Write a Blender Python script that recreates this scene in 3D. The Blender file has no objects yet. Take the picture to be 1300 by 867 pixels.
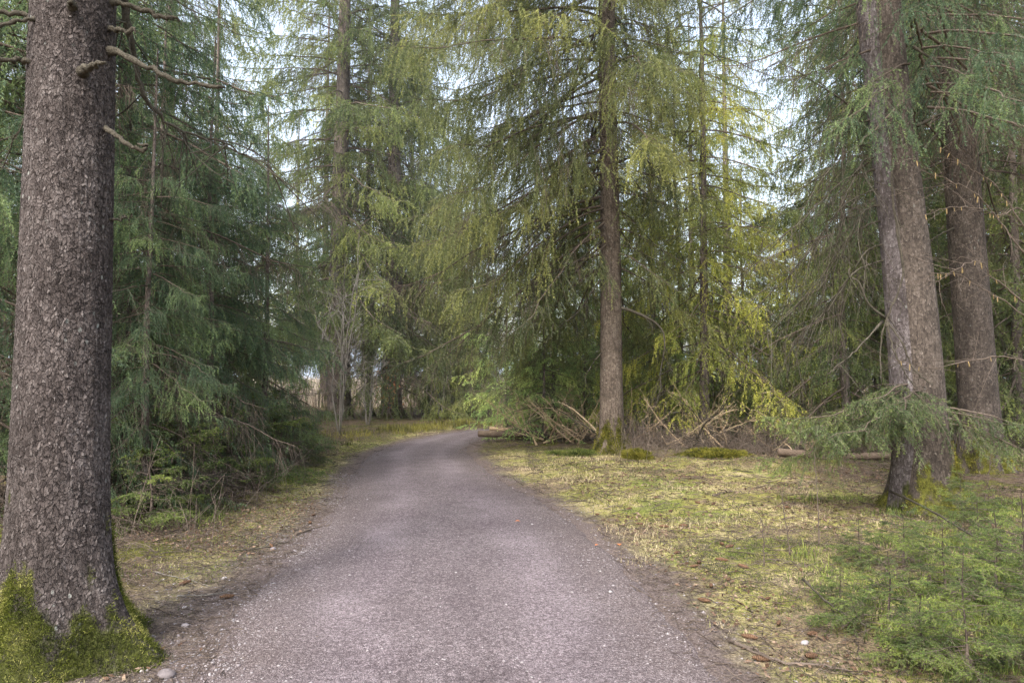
import bpy, math
import numpy as np
from mathutils import Vector

# ------------------------------------------------------------------ basics
SC = bpy.context.scene
HAZE = .0013
COL = SC.collection
R = np.random.default_rng(11)
F, CX, CY, HOR, EYE = 900.0, 650.0, 433.5, 480.0, 1.6
TH = math.atan((HOR - CY) / F)
cT, sT = math.cos(TH), math.sin(TH)


def ray(px, py):
    c, v = (px - CX) / F, -(py - CY) / F
    return np.array([c, cT - v * sT, sT + v * cT])


def gp(px, py):                       # photo point -> ground point
    d = ray(px, py)
    t = EYE / -d[2]
    return np.array([d[0] * t, d[1] * t, 0.0])


def at(px, py, Y):                    # photo point at a given depth
    d = ray(px, py)
    t = Y / d[1]
    return np.array([d[0] * t, Y, EYE + d[2] * t])


# ------------------------------------------------------------------ noise
def _hash(ix, iy, iz, seed):
    h = (ix * 374761393 + iy * 668265263 + iz * 2147483647 + seed * 974711) & 0xFFFFFFFF
    h = ((h ^ (h >> 13)) * 1274126177) & 0xFFFFFFFF
    return ((h ^ (h >> 16)) & 0xFFFF) / 65535.0


def vnoise(p, seed=0):
    p = np.asarray(p, float)
    i = np.floor(p).astype(np.int64)
    f = p - i
    f = f * f * (3 - 2 * f)
    x, y, z = i[..., 0], i[..., 1], i[..., 2]
    r = 0
    for a in (0, 1):
        for b in (0, 1):
            for c in (0, 1):
                w = (f[..., 0] if a else 1 - f[..., 0]) * (f[..., 1] if b else 1 - f[..., 1]) * (f[..., 2] if c else 1 - f[..., 2])
                r = r + w * _hash(x + a, y + b, z + c, seed)
    return r


def fbm(p, octs=4, seed=0):
    s, a, t = 0, 1.0, 0
    p = np.asarray(p, float)
    for k in range(octs):
        s = s + a * vnoise(p * 2 ** k, seed + k)
        t += a
        a *= .5
    return s / t


def xy3(x, y, s=1.0):
    return np.stack([np.asarray(x) * s, np.asarray(y) * s, np.zeros_like(np.asarray(x, float))], -1)


def sstep(x, a, b):
    t = np.clip((x - a) / (b - a), 0, 1)
    return t * t * (3 - 2 * t)


# ------------------------------------------------------------------ mesh collector
class Geo:
    def __init__(self):
        self.v, self.t, self.f, self.m, self.n = [], [], [], [], 0

    def add(self, v, faces, mat=0, tint=.5):
        v = np.asarray(v, float).reshape(-1, 3)
        self.v.append(v)
        self.t.append(np.broadcast_to(np.asarray(tint, float), (len(v),)).copy())
        faces = np.asarray(faces, np.int64)
        self.f.append(faces + self.n)
        self.m.append(np.full(len(faces), mat, np.int64))
        self.n += len(v)

    def mesh(self, name, mats, smooth=False):
        me = bpy.data.meshes.new(name)
        v = np.concatenate(self.v)
        me.vertices.add(len(v))
        me.vertices.foreach_set('co', v.astype(np.float32).ravel())
        li = np.concatenate([f.ravel() for f in self.f])
        lt = np.concatenate([np.full(len(f), f.shape[1]) for f in self.f])
        ls = np.concatenate([[0], np.cumsum(lt)[:-1]])
        me.loops.add(len(li))
        me.loops.foreach_set('vertex_index', li.astype(np.int32))
        me.polygons.add(len(lt))
        me.polygons.foreach_set('loop_start', ls.astype(np.int32))
        me.polygons.foreach_set('material_index', np.concatenate(self.m).astype(np.int32))
        if smooth:
            me.polygons.foreach_set('use_smooth', np.ones(len(lt), bool))
        me.update(calc_edges=True)
        a = me.attributes.new('tint', 'FLOAT', 'POINT')
        a.data.foreach_set('value', np.concatenate(self.t).astype(np.float32))
        for m in mats:
            me.materials.append(m)
        return me


def link(name, me, parent=None, loc=None, rz=None):
    o = bpy.data.objects.new(name, me)
    COL.objects.link(o)
    if parent is not None:
        o.parent = parent
    if loc is not None:
        o.location = loc
    if rz is not None:
        o.rotation_euler = (0, 0, rz)
    return o


def tag(o, label=None, cat=None, group=None, kind=None):
    if label:
        o['label'] = label
    if cat:
        o['category'] = cat
    if group:
        o['group'] = group
    if kind:
        o['kind'] = kind
    return o


def thing(name, label, cat, loc, rz=0.0, group=None, scale=1.0):
    o = bpy.data.objects.new(name, None)
    COL.objects.link(o)
    o.empty_display_size = .2
    o.location = loc
    o.rotation_euler = (0, 0, rz)
    o.scale = (scale,) * 3
    return tag(o, label, cat, group)


# ------------------------------------------------------------------ curve helpers (vectorised)
def unit(v):
    return v / np.maximum(np.linalg.norm(v, axis=-1, keepdims=True), 1e-9)


def tubes(g, P, rad, sides=5, mat=0, tint=.5, cap=False):
    """P (n,K,3) polylines, rad (n,K)."""
    n, K, _ = P.shape
    T = unit(np.gradient(P, axis=1))
    ref = np.where(np.abs(T[..., 2:3]) > .8, np.array([1., 0, 0]), np.array([0, 0, 1.]))
    A = unit(np.cross(T, ref))
    B = np.cross(T, A)
    an = np.arange(sides) * 2 * math.pi / sides
    ring = P[:, :, None] + rad[:, :, None, None] * (A[:, :, None] * np.cos(an)[:, None] + B[:, :, None] * np.sin(an)[:, None])
    idx = np.arange(n * K * sides).reshape(n, K, sides)
    nx = np.roll(idx, -1, axis=2)
    q = np.stack([idx[:, :-1], nx[:, :-1], nx[:, 1:], idx[:, 1:]], -1).reshape(-1, 4)
    tt = np.broadcast_to(np.asarray(tint, float).reshape(-1, 1, 1) if np.ndim(tint) else tint, (n, K, sides)).ravel()
    base = g.n
    g.add(ring, q, mat, tt)
    if cap:
        for e in (0, K - 1):
            fc = idx[:, e] if e else idx[:, e][:, ::-1]
            g.f.append(fc + base)
            g.m.append(np.full(len(fc), mat, np.int64))


def sample(P, i, u):
    """points and tangents at parameter u (0..1) on polylines P[i]."""
    K = P.shape[1]
    s = np.clip(u, 0, .9999) * (K - 1)
    k = s.astype(int)
    f = (s - k)[:, None]
    a, b = P[i, k], P[i, k + 1]
    return a * (1 - f) + b * f, unit(b - a)


def needles(g, P, L, spacing, nl, nw, tint, rng, ang=.75, mat=0, u0=0.0):
    cnt = np.maximum(1, (L * (1 - u0) / spacing + rng.random(len(L))).astype(int))
    i = np.repeat(np.arange(len(L)), cnt)
    if len(i) == 0:
        return
    u = u0 + (1 - u0) * rng.random(len(i))
    p, t = sample(P, i, u)
    q = unit(np.cross(t, unit(rng.normal(size=(len(i), 3)))))
    ln = nl * (.6 + .6 * rng.random((len(i), 1)))
    tip = p + ln * unit(t * (1 - ang * .55) + q * ang)
    w = nw * .5
    sd = unit(np.cross(t, q)) * .5 + t * .85
    v = np.stack([p - sd * w, p + sd * w, tip], 1).reshape(-1, 3)
    ti = np.clip(tint[i] + .12 * (u - .4) + .10 * rng.normal(size=len(i)), 0, 1)
    g.add(v, np.arange(len(v)).reshape(-1, 3), mat, np.repeat(ti, 3))


def curve_pts(pts, K=24):
    """Catmull-Rom through control points."""
    P = np.asarray(pts, float)
    P = np.vstack([2 * P[0] - P[1], P, 2 * P[-1] - P[-2]])
    n = len(P) - 3
    s = np.linspace(0, n - 1e-6, K)
    k = s.astype(int)
    f = (s - k)[:, None]
    a, b, c, d = P[k], P[k + 1], P[k + 2], P[k + 3]
    return .5 * (2 * b + (c - a) * f + (2 * a - 5 * b + 4 * c - d) * f ** 2 + (3 * b - a - 3 * c + d) * f ** 3)


# ------------------------------------------------------------------ conifer crowns
def crown(seed, z0, z1, nb, Lf, nl=.05, nw=.012, spn=.025, sp2=.14, sp3=.09, l3=.3, hang=.8, sag=.35, e_lo=-.25, e_hi=.15,
          dead=0.1, dead_low=0.0, r_tr=None, wood2=True, wood3=False, l2f=.42, phis=None, droop=.35, fanout=.0, base_tint=.45, avoid=0.0, rb=(.006, .0062), lop=1.0):
    """Boughs of a spruce from z0 to z1; Lf(z) is bough length. Material 0 needles, 1 wood."""
    rng = np.random.default_rng(seed)
    g = Geo()
    z = z0 + (z1 - z0) * (np.arange(nb) + rng.random(nb)) / nb
    phi = (np.arange(nb) * 2.399963 + rng.normal(0, .35, nb)) if phis is None else rng.uniform(phis[0], phis[1], nb)
    L = np.array([Lf(a) for a in z]) * (.65 + .5 * rng.random(nb))
    h = (z - z0) / max(z1 - z0, 1e-6)
    L = L * np.where(np.cos(phi) > .25, lop, np.where((np.cos(phi) < -.4) & (lop < 1), 1.15, 1))
    if avoid:                          # shorter low boughs on the camera side, keeping the trunk clear
        front = np.cos(phi + math.pi / 2)
        L = L * np.where(h < avoid, 1 - .72 * sstep(front, .55, .9), 1)
    K = 9
    t = np.linspace(0, 1, K)[None]
    e = (e_lo + (e_hi - e_lo) * h + rng.normal(0, .10, nb))[:, None]
    sg = (sag * (.6 + .7 * rng.random(nb)))[:, None]
    ph = phi[:, None] + rng.normal(0, .18, (nb, 1)) * t ** 2 + rng.normal(0, .05, (nb, K)) * t
    r0 = (np.array([r_tr(a) for a in z]) * .8 if r_tr else np.full(nb, .02))[:, None]
    rr = r0 + L[:, None] * t
    dz = L[:, None] * (e * t - sg * t ** 2 + .55 * sg * t ** 4) + rng.normal(0, .012, (nb, K)) * L[:, None] * t
    P1 = np.stack([rr * np.cos(ph), rr * np.sin(ph), z[:, None] + dz], -1)
    rad = (rb[0] + rb[1] * L)[:, None] * (1 - .85 * t)
    tubes(g, P1, rad, 5, 1, .3 + .4 * rng.random(nb))
    isdead = rng.random(nb) < dead + dead_low * (1 - h) ** 2
    bt = base_tint + .16 * rng.normal(size=nb)
    # secondary twigs
    c2 = np.maximum(2, (2 * L / sp2).astype(int))
    b = np.repeat(np.arange(nb), c2)
    u = .12 + .88 * rng.random(len(b)) ** .8
    p, tg = sample(P1, b, u)
    side = np.where(rng.random(len(b)) < .5, -1., 1.)[:, None]
    lat = unit(np.cross(tg, [0, 0, 1.])) * side
    l2 = np.clip(L[b] * l2f * (1.12 - u) * (.5 + .8 * rng.random(len(b))) + .06 * L[b] * rng.random(len(b)), .04, None)
    s = np.linspace(0, 1, 5)[None, :, None]
    d2 = unit(tg * (.55 + .3 * rng.random((len(b), 1))) + lat * (.75 - fanout) + np.array([0, 0, -.12]) + .15 * rng.normal(size=(len(b), 3)))
    P2 = p[:, None] + l2[:, None, None] * (d2[:, None] * s + np.array([0, 0, -1.]) * droop * s ** 2 * (.5 + rng.random((len(b), 1, 1))))
    bare2 = isdead[b] | (rng.random(len(b)) < .55 * (1 - u) ** 2)
    if wood2:
        sel = np.ones(len(b), bool)
        tubes(g, P2[sel], (.0016 + .0035 * l2)[:, None] * np.linspace(1, .35, 5)[None], 3, 1, .3 + .5 * rng.random(len(b)))
    t2 = bt[b] + .10 * rng.normal(size=len(b)) + .12 * (u - .5)
    live = ~bare2
    needles(g, P2[live], l2[live], spn, nl, nw, t2[live], rng)
    needles(g, P1[~isdead], L[~isdead], spn, nl, nw, bt[~isdead], rng, u0=.6)
    # hanging tertiary twigs
    c3 = (l2 / sp3 + rng.random(len(l2))).astype(int)
    j = np.repeat(np.arange(len(l2)), c3)
    if len(j):
        u3 = .1 + .9 * rng.random(len(j))
        p, tg = sample(P2, j, u3)
        q = unit(np.cross(tg, [0, 0, 1.])) * np.where(rng.random(len(j)) < .5, -1., 1.)[:, None]
        hg = np.clip(hang + .2 * rng.normal(size=(len(j), 1)), 0, 1)
        d3 = unit(tg * .6 * (1 - hg * .6) + q * .8 * (1 - hg) + np.array([0, 0, -1.]) * hg + .12 * rng.normal(size=(len(j), 3)))
        len3 = l3 * (.35 + .95 * rng.random(len(j))) * (.5 + .5 * np.clip(l2[j] / .5, 0, 1))
        s = np.linspace(0, 1, 4)[None, :, None]
        P3 = p[:, None] + len3[:, None, None] * (d3[:, None] * s + np.array([0, 0, -1.]) * .25 * hg[:, None] * s ** 2)
        b3 = bare2[j] & (rng.random(len(j)) < .93) | (rng.random(len(j)) < dead * .6)
        live = ~b3
        t3 = t2[j] + .10 * rng.normal(size=len(j)) + .06
        needles(g, P3[live], len3[live], spn, nl, nw, t3[live], rng)
        sel = b3 if not wood3 else np.ones(len(j), bool)
        if sel.any():
            tubes(g, P3[sel], np.full((sel.sum(), 4), .0022 if nl < .06 else .0035) * np.array([1, .9, .75, .5]), 3, 1, .4 + .6 * rng.random(sel.sum()))
    return g


def trunk(seed, pts, r0, r1, flare=.25, fh=.35, lobes=5, seg=64, rings=160, zdense=None, moss_h=.5, rough=.012, lump=4.0):
    """Tapered trunk along pts (list of xyz, local). tint carries the moss mask."""
    rng = np.random.default_rng(seed)
    P = curve_pts(pts, rings * 2)
    if zdense:
        zz = np.concatenate([np.linspace(P[0, 2], zdense, int(rings * .85)), np.linspace(zdense, P[-1, 2], rings - int(rings * .85) + 1)[1:]])
    else:
        k = np.linspace(0, 1, rings)
        zz = P[0, 2] + (P[-1, 2] - P[0, 2]) * (k * .55 + .45 * k ** 2)
    x = np.interp(zz, P[:, 2], P[:, 0])
    y = np.interp(zz, P[:, 2], P[:, 1])
    a = np.arange(seg) * 2 * math.pi / seg
    ph = rng.uniform(0, 6.28, 4)
    lob = 1 + .38 * np.cos(lobes * a + ph[0] + .6 * np.sin(a + ph[3])) + .25 * np.cos((lobes - 2) * a + ph[1])
    Z, A = np.meshgrid(zz, a, indexing='ij')
    zt = np.clip(Z / P[-1, 2], 0, 1)
    rad = r0 + (r1 - r0) * zt ** .85
    rad = rad + flare * np.exp(-np.clip(Z, -.2, None) / fh) * lob[None]
    u = np.stack([np.cos(A) * lump * r0 * 3, np.sin(A) * lump * r0 * 3, Z * lump * .5], -1)
    rad = rad * (1 + rough * 4 * (fbm(u, 3, seed) - .5))
    u2 = np.stack([np.cos(A) * 14 * r0 * 3, np.sin(A) * 14 * r0 * 3, Z * 8], -1)
    rad = rad + rough * .5 * (fbm(u2, 3, seed + 9) - .5)
    V = np.stack([x[:, None] + rad * np.cos(A), y[:, None] + rad * np.sin(A), Z], -1)
    n3 = fbm(np.stack([np.cos(A) * 2.2, np.sin(A) * 2.2, Z * 2.5], -1) * 1.6, 4, seed + 3)
    n4 = fbm(np.stack([np.cos(A) * 1.3, np.sin(A) * 1.3, Z * 1.1], -1) * 1.9, 3, seed + 6)
    moss = sstep((n3 - .5) * 2.2 + (n4 - .5) * 2.6 + (moss_h - Z) * .75 / max(moss_h, .05), -.02, .34)
    g = Geo()
    idx = np.arange(rings * seg).reshape(rings, seg)
    nx = np.roll(idx, -1, axis=1)
    q = np.stack([idx[:-1], nx[:-1], nx[1:], idx[1:]], -1).reshape(-1, 4)
    g.add(V, q, 0, moss.ravel())
    return g, V, moss


def moss_fur(seed, V, moss, n, size, w, thr=.5, zmax=1.2, lift=.004):
    """short moss shoots standing on a trunk surface grid."""
    rng = np.random.default_rng(seed)
    N = np.cross(np.roll(V, -1, 1) - np.roll(V, 1, 1), np.gradient(V, axis=0))
    N = unit(N)
    ok = np.argwhere((rng.random(moss.shape) < np.clip(moss * 1.15 - .12, 0, 1) ** 1.6) & (V[..., 2] < zmax))
    if len(ok) == 0:
        ok = np.argwhere(V[..., 2] < zmax)
    k = ok[rng.integers(0, len(ok), n)]
    p = V[k[:, 0], k[:, 1]] + rng.normal(0, size * .7, (n, 3))
    nn = N[k[:, 0], k[:, 1]]
    p = p + nn * lift
    d = unit(nn * .8 + np.array([0, 0, .25]) + .55 * rng.normal(size=(n, 3)))
    sd = unit(np.cross(d, rng.normal(size=(n, 3)))) * w
    tip = p + d * size * (.5 + rng.random((n, 1)))
    v = np.stack([p - sd, p + sd, tip], 1).reshape(-1, 3)
    g = Geo()
    c = fbm(p * 5, 3, seed)
    g.add(v, np.arange(3 * n).reshape(-1, 3), 0, np.repeat(np.clip(.5 + 1.6 * (c - .5) + .15 * rng.normal(size=n), 0, 1), 3))
    return g


# ------------------------------------------------------------------ materials
def new_mat(name):
    m = bpy.data.materials.new(name)
    m.use_nodes = True
    nt = m.node_tree
    nt.nodes.clear()
    return m, nt, nt.nodes, nt.links


class NB:
    def __init__(s, name):
        s.m, s.nt, s.n, s.l = new_mat(name)
        s.out = s.n.new('ShaderNodeOutputMaterial')

    def node(s, t, **kw):
        x = s.n.new(t)
        for k, v in kw.items():
            setattr(x, k, v)
        return x

    def set(s, sock, v):
        if hasattr(v, 'is_linked') or hasattr(v, 'links'):
            s.l.new(v, sock)
        else:
            sock.default_value = v

    def attr(s, name):
        return s.node('ShaderNodeAttribute', attribute_name=name).outputs['Fac']

    def pos(s, scale=(1, 1, 1), obj=True):
        tc = s.node('ShaderNodeTexCoord')
        mp = s.node('ShaderNodeMapping')
        mp.inputs['Scale'].default_value = scale
        s.l.new(tc.outputs['Object'], mp.inputs['Vector'])
        return mp.outputs['Vector']

    def noise(s, vec, scale, detail=4, rough=.55, out='Fac'):
        x = s.node('ShaderNodeTexNoise')
        s.l.new(vec, x.inputs['Vector'])
        x.inputs['Scale'].default_value = scale
        x.inputs['Detail'].default_value = detail
        x.inputs['Roughness'].default_value = rough
        return x.outputs[out]

    def voro(s, vec, scale, feature='F1', out='Distance', rand=1.0):
        x = s.node('ShaderNodeTexVoronoi', feature=feature)
        s.l.new(vec, x.inputs['Vector'])
        x.inputs['Scale'].default_value = scale
        x.inputs['Randomness'].default_value = rand
        return x.outputs[out]

    def ramp(s, fac, stops, interp='LINEAR'):
        x = s.node('ShaderNodeValToRGB')
        x.color_ramp.interpolation = interp
        e = x.color_ramp.elements
        while len(e) < len(stops):
            e.new(.5)
        for el, (p, c) in zip(e, stops):
            el.position = p
            el.color = (*c, 1) if len(c) == 3 else c
        s.l.new(fac, x.inputs['Fac'])
        return x.outputs['Color']

    def fr(s, fac, a, b, lo=0.0, hi=1.0):
        x = s.node('ShaderNodeMapRange')
        x.interpolation_type = 'SMOOTHSTEP'
        s.l.new(fac, x.inputs['Value'])
        for k, v in zip(('From Min', 'From Max', 'To Min', 'To Max'), (a, b, lo, hi)):
            x.inputs[k].default_value = v
        return x.outputs['Result']

    def mix(s, fac, a, b, blend='MIX'):
        x = s.node('ShaderNodeMix', data_type='RGBA', blend_type=blend)
        s.set(x.inputs[0], fac)
        for sock, v in ((x.inputs[6], a), (x.inputs[7], b)):
            if isinstance(v, tuple):
                v = (*v, 1) if len(v) == 3 else v
            s.set(sock, v)
        return x.outputs[2]

    def math(s, op, a, b=0.0, clamp=False):
        x = s.node('ShaderNodeMath', operation=op, use_clamp=clamp)
        s.set(x.inputs[0], a)
        s.set(x.inputs[1], b)
        return x.outputs[0]

    def bsdf(s, col, rough=.85, spec=.25, normal=None, trans=0.0, tcol=None):
        p = s.node('ShaderNodeBsdfPrincipled')
        s.set(p.inputs['Base Color'], col)
        s.set(p.inputs['Roughness'], rough)
        p.inputs['Specular IOR Level'].default_value = spec
        if normal is not None:
            s.l.new(normal, p.inputs['Normal'])
        sh = p.outputs[0]
        if trans:
            t = s.node('ShaderNodeBsdfTranslucent')
            s.set(t.inputs['Color'], tcol if tcol is not None else col)
            mx = s.node('ShaderNodeMixShader')
            mx.inputs[0].default_value = trans
            s.l.new(sh, mx.inputs[1])
            s.l.new(t.outputs[0], mx.inputs[2])
            sh = mx.outputs[0]
        s.l.new(sh, s.out.inputs['Surface'])
        return s.m

    def bump(s, h, dist=.01, strength=1.0, normal=None):
        x = s.node('ShaderNodeBump')
        x.inputs['Strength'].default_value = strength
        x.inputs['Distance'].default_value = dist
        s.l.new(h, x.inputs['Height'])
        if normal is not None:
            s.l.new(normal, x.inputs['Normal'])
        return x.outputs['Normal']


def foliage_mat(name, dark, mid, light, trans=.35):
    b = NB(name)
    t = b.attr('tint')
    oi = b.node('ShaderNodeObjectInfo').outputs['Random']
    n = b.noise(b.pos(), .9, 3)
    f = b.math('ADD', t, b.math('MULTIPLY', b.math('SUBTRACT', n, .5), .7))
    f = b.math('ADD', f, b.math('MULTIPLY', b.math('SUBTRACT', oi, .5), .12), True)
    def sat(c, k=1.15, g=1.06):
        m = .3 * c[0] + .6 * c[1] + .1 * c[2]
        return tuple(max(.004, (m + (v - m) * k) * g) for v in c)
    c = b.ramp(f, [(.0, sat(dark)), (.45, sat(mid)), (1.0, sat(light))])
    return b.bsdf(c, .55, .35, None, trans)


MAT = {}
MAT['fol_dark'] = foliage_mat('needles_dark', (.050, .078, .052), (.125, .178, .108), (.29, .36, .165), .45)
MAT['fol_mid'] = foliage_mat('needles_mid', (.070, .096, .046), (.195, .235, .108), (.41, .43, .165), .48)
MAT['fol_olive'] = foliage_mat('needles_olive', (.075, .092, .048), (.200, .225, .110), (.42, .42, .17), .48)
MAT['fol_yel_sunlit'] = foliage_mat('needles_yellow_sunlit', (.10, .120, .045), (.34, .38, .12), (.72, .69, .22), .5)  # own yellow-green, with sunlit highlights painted into the needle colour
MAT['fol_pale'] = foliage_mat('needles_pale', (.14, .21, .10), (.36, .48, .20), (.62, .68, .28), .5)
MAT['fol_bough'] = foliage_mat('needles_bough', (.045, .066, .036), (.125, .170, .080), (.31, .36, .13), .42)
MAT['fol_young'] = foliage_mat('needles_young', (.036, .058, .024), (.115, .168, .055), (.32, .38, .115), .42)


def wood_mat(name, a, b_, c):
    b = NB(name)
    n = b.noise(b.pos(), 7, 4)
    f = b.math('ADD', b.math('MULTIPLY', b.attr('tint'), .6), b.math('MULTIPLY', n, .5), True)
    col = b.ramp(f, [(.15, a), (.5, b_), (.95, c)])
    n2 = b.noise(b.pos(), 42, 5, .7)
    col = b.mix(b.fr(n2, .50, .36, 0, .55), col, tuple(x * .6 for x in a))
    return b.bsdf(col, .9, .15, b.bump(b.math('ADD', n2, b.math('MULTIPLY', b.noise(b.pos(), 120, 4), .4)), .02))


MAT['twig'] = wood_mat('twig_wood', (.055, .043, .035), (.135, .105, .084), (.27, .215, .175))
MAT['deadwood'] = wood_mat('dead_branch_wood', (.034, .028, .021), (.080, .069, .052), (.19, .172, .135))
MAT['ochre'] = wood_mat('cut_branch_wood', (.20, .14, .085), (.52, .39, .25), (.78, .64, .44))
MAT['log'] = wood_mat('weathered_log', (.10, .072, .052), (.24, .18, .135), (.42, .33, .25))
MAT['grey_twig'] = wood_mat('grey_twig', (.09, .08, .068), (.19, .172, .15), (.34, .32, .285))


def bark_mat(name, sc, dark, mid, light, mossc=(.055, .060, .016), disp=0.0, lichen=.5, zs=.62):
    b = NB(name)
    v = b.pos((1, 1, zs))
    warp = b.node('ShaderNodeVectorMath', operation='MULTIPLY_ADD')
    nz = b.noise(v, sc * .35, 3, out='Color')
    b.l.new(nz, warp.inputs[0])
    warp.inputs[1].default_value = (.07,) * 3
    b.l.new(v, warp.inputs[2])
    w = warp.outputs[0]
    edge = b.voro(w, sc, 'DISTANCE_TO_EDGE')
    cell = b.voro(w, sc, 'F1', 'Color')
    cpos = b.voro(w, sc, 'F1', 'Position')
    fine = b.noise(v, sc * 3.2, 5, .65)
    big = b.noise(v, 3.2, 4, .6)
    furrow = b.noise(b.pos((1, 1, .16)), sc * .8, 4, .6)
    cg = b.node('ShaderNodeSeparateColor')
    b.l.new(cell, cg.inputs[0])
    # every scale is a small tilted plate: one lip lifted, the other tucked under its neighbour
    sub = b.node('ShaderNodeVectorMath', operation='SUBTRACT')
    b.l.new(w, sub.inputs[0]); b.l.new(cpos, sub.inputs[1])
    cv = b.node('ShaderNodeVectorMath', operation='SUBTRACT')
    b.l.new(cell, cv.inputs[0]); cv.inputs[1].default_value = (.5, .5, .8)
    dt = b.node('ShaderNodeVectorMath', operation='DOT_PRODUCT')
    b.l.new(sub.outputs[0], dt.inputs[0]); b.l.new(cv.outputs[0], dt.inputs[1])
    tilt = b.math('MULTIPLY', dt.outputs['Value'], sc * 1.6)
    crack = b.math('MULTIPLY', b.fr(edge, .10, .0), b.fr(fine, .38, .60))
    f = b.math('ADD', b.math('MULTIPLY', cg.outputs[0], .26), b.math('MULTIPLY', fine, .45))
    f = b.math('ADD', f, b.math('MULTIPLY', b.math('SUBTRACT', big, .5), .5))
    f = b.math('ADD', f, b.math('MULTIPLY', b.math('SUBTRACT', furrow, .5), .55))
    f = b.math('ADD', f, b.math('MULTIPLY', tilt, .16), True)  # scale tilt painted in: one edge lit, the other in shadow
    col = b.ramp(f, [(.14, dark), (.40, mid), (.74, light)])
    stain = b.fr(b.noise(b.pos((1, 1, .35)), 4.5, 5, .65), .50, .68, 0, .5)
    col = b.mix(stain, col, tuple(x * .8 for x in dark))
    col = b.mix(b.math('MULTIPLY', crack, .8), col, tuple(x * .45 for x in dark))
    lip = b.math('MULTIPLY', b.fr(tilt, .28, .62), b.fr(fine, .42, .6))  # lifted edges get a painted light rim, as if catching the light
    col = b.mix(b.math('MULTIPLY', lip, b.fr(cg.outputs[1], .3, .9, 0, .58)), col, tuple(min(1, x * 1.35 + .04) for x in light))
    lich = b.math('MULTIPLY', b.fr(b.voro(v, sc * .33, 'F1'), .20, .10), b.fr(b.noise(v, 2.1, 3), .50, .62, 0, lichen))
    col = b.mix(lich, col, (.42, .44, .40))
    ms = b.attr('tint')
    mf = b.math('MULTIPLY', ms, b.fr(b.noise(v, 9, 5), .3, .52))
    mcol = b.ramp(b.noise(v, 30, 4), [(.3, tuple(x * .35 for x in mossc)), (.7, tuple(x * 1.6 for x in mossc))])
    col = b.mix(mf, col, mcol)
    h = b.math('ADD', b.math('MULTIPLY', tilt, .8), b.math('MULTIPLY', fine, .7))
    h = b.math('ADD', h, b.math('MULTIPLY', furrow, .8))
    h = b.math('ADD', h, b.math('MULTIPLY', cg.outputs[2], .3))
    h = b.math('SUBTRACT', h, b.math('MULTIPLY', crack, .5))
    nrm = b.bump(h, .008 if not disp else .006, .8)
    m = b.bsdf(col, .9, .18, nrm)
    if disp:
        d = b.node('ShaderNodeDisplacement')
        d.inputs['Scale'].default_value = disp
        d.inputs['Midlevel'].default_value = .9
        b.l.new(h, d.inputs['Height'])
        b.l.new(d.outputs[0], b.out.inputs['Displacement'])
        m.displacement_method = 'BOTH'
    return m


MAT['bark_near'] = bark_mat('scaly_spruce_bark', 58, (.038, .030, .027), (.094, .077, .071), (.215, .188, .177), disp=.006, lichen=.6)
MAT['bark_grey'] = bark_mat('grey_spruce_bark', 40, (.065, .050, .040), (.155, .122, .097), (.29, .24, .195), (.10, .10, .02), lichen=.3)
MAT['bark_red'] = bark_mat('brown_spruce_bark', 40, (.045, .036, .030), (.100, .080, .067), (.205, .172, .147), (.10, .10, .02), lichen=.25)
MAT['bark_purple'] = bark_mat('violet_grey_bark', 40, (.055, .044, .042), (.135, .114, .112), (.28, .25, .25), lichen=.4)
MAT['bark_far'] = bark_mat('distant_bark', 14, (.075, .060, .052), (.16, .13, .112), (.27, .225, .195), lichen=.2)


def moss_mat(name, a, b_, c):
    b = NB(name)
    f = b.math('ADD', b.attr('tint'), b.math('MULTIPLY', b.math('SUBTRACT', b.noise(b.pos(), 6, 3), .5), .8), True)
    return b.bsdf(b.ramp(f, [(.1, a), (.5, b_), (.9, c)]), .8, .15, None, .25)


MAT['moss'] = moss_mat('trunk_moss', (.024, .034, .008), (.115, .135, .018), (.36, .34, .11))
MAT['moss_yel'] = moss_mat('yellow_moss', (.045, .05, .012), (.15, .145, .022), (.33, .30, .06))
MAT['groundmoss'] = moss_mat('ground_moss', (.032, .046, .014), (.105, .135, .032), (.28, .29, .08))
MAT['grass'] = moss_mat('grass_blades', (.10, .14, .04), (.27, .29, .09), (.60, .50, .31))
MAT['greens'] = moss_mat('green_shoots', (.05, .07, .02), (.15, .195, .045), (.36, .40, .11))
MAT['heath'] = moss_mat('heath_sprigs', (.06, .060, .020), (.15, .145, .038), (.30, .275, .065))
MAT['reed'] = moss_mat('dry_reeds', (.35, .28, .21), (.55, .46, .36), (.72, .63, .52))
MAT['leaf'] = moss_mat('dry_beech_leaves', (.22, .08, .035), (.42, .18, .08), (.60, .30, .15))
MAT['litter_leaf'] = wood_mat('litter_leaf', (.06, .035, .022), (.17, .105, .07), (.38, .28, .20))
MAT['cone'] = wood_mat('cone_scales', (.055, .03, .018), (.15, .085, .05), (.27, .17, .11))
MAT['catkin'] = wood_mat('catkin', (.17, .115, .055), (.29, .21, .10), (.40, .30, .15))
MAT['orange_leaf'] = wood_mat('orange_leaf', (.4, .13, .05), (.55, .2, .08), (.65, .3, .13))


def stone_mat():
    b = NB('stone')
    oi = b.node('ShaderNodeObjectInfo').outputs['Random']
    f = b.math('ADD', b.math('MULTIPLY', b.attr('tint'), .75), b.math('MULTIPLY', b.noise(b.pos(), 25, 4), .3), True)
    c = b.ramp(f, [(.1, (.10, .085, .085)), (.45, (.24, .21, .215)), (.75, (.31, .285, .285)), (1., (.42, .395, .385))])
    return b.bsdf(c, .8, .25, b.bump(b.noise(b.pos(), 90, 3), .004))


MAT['stone'] = stone_mat()

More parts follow.
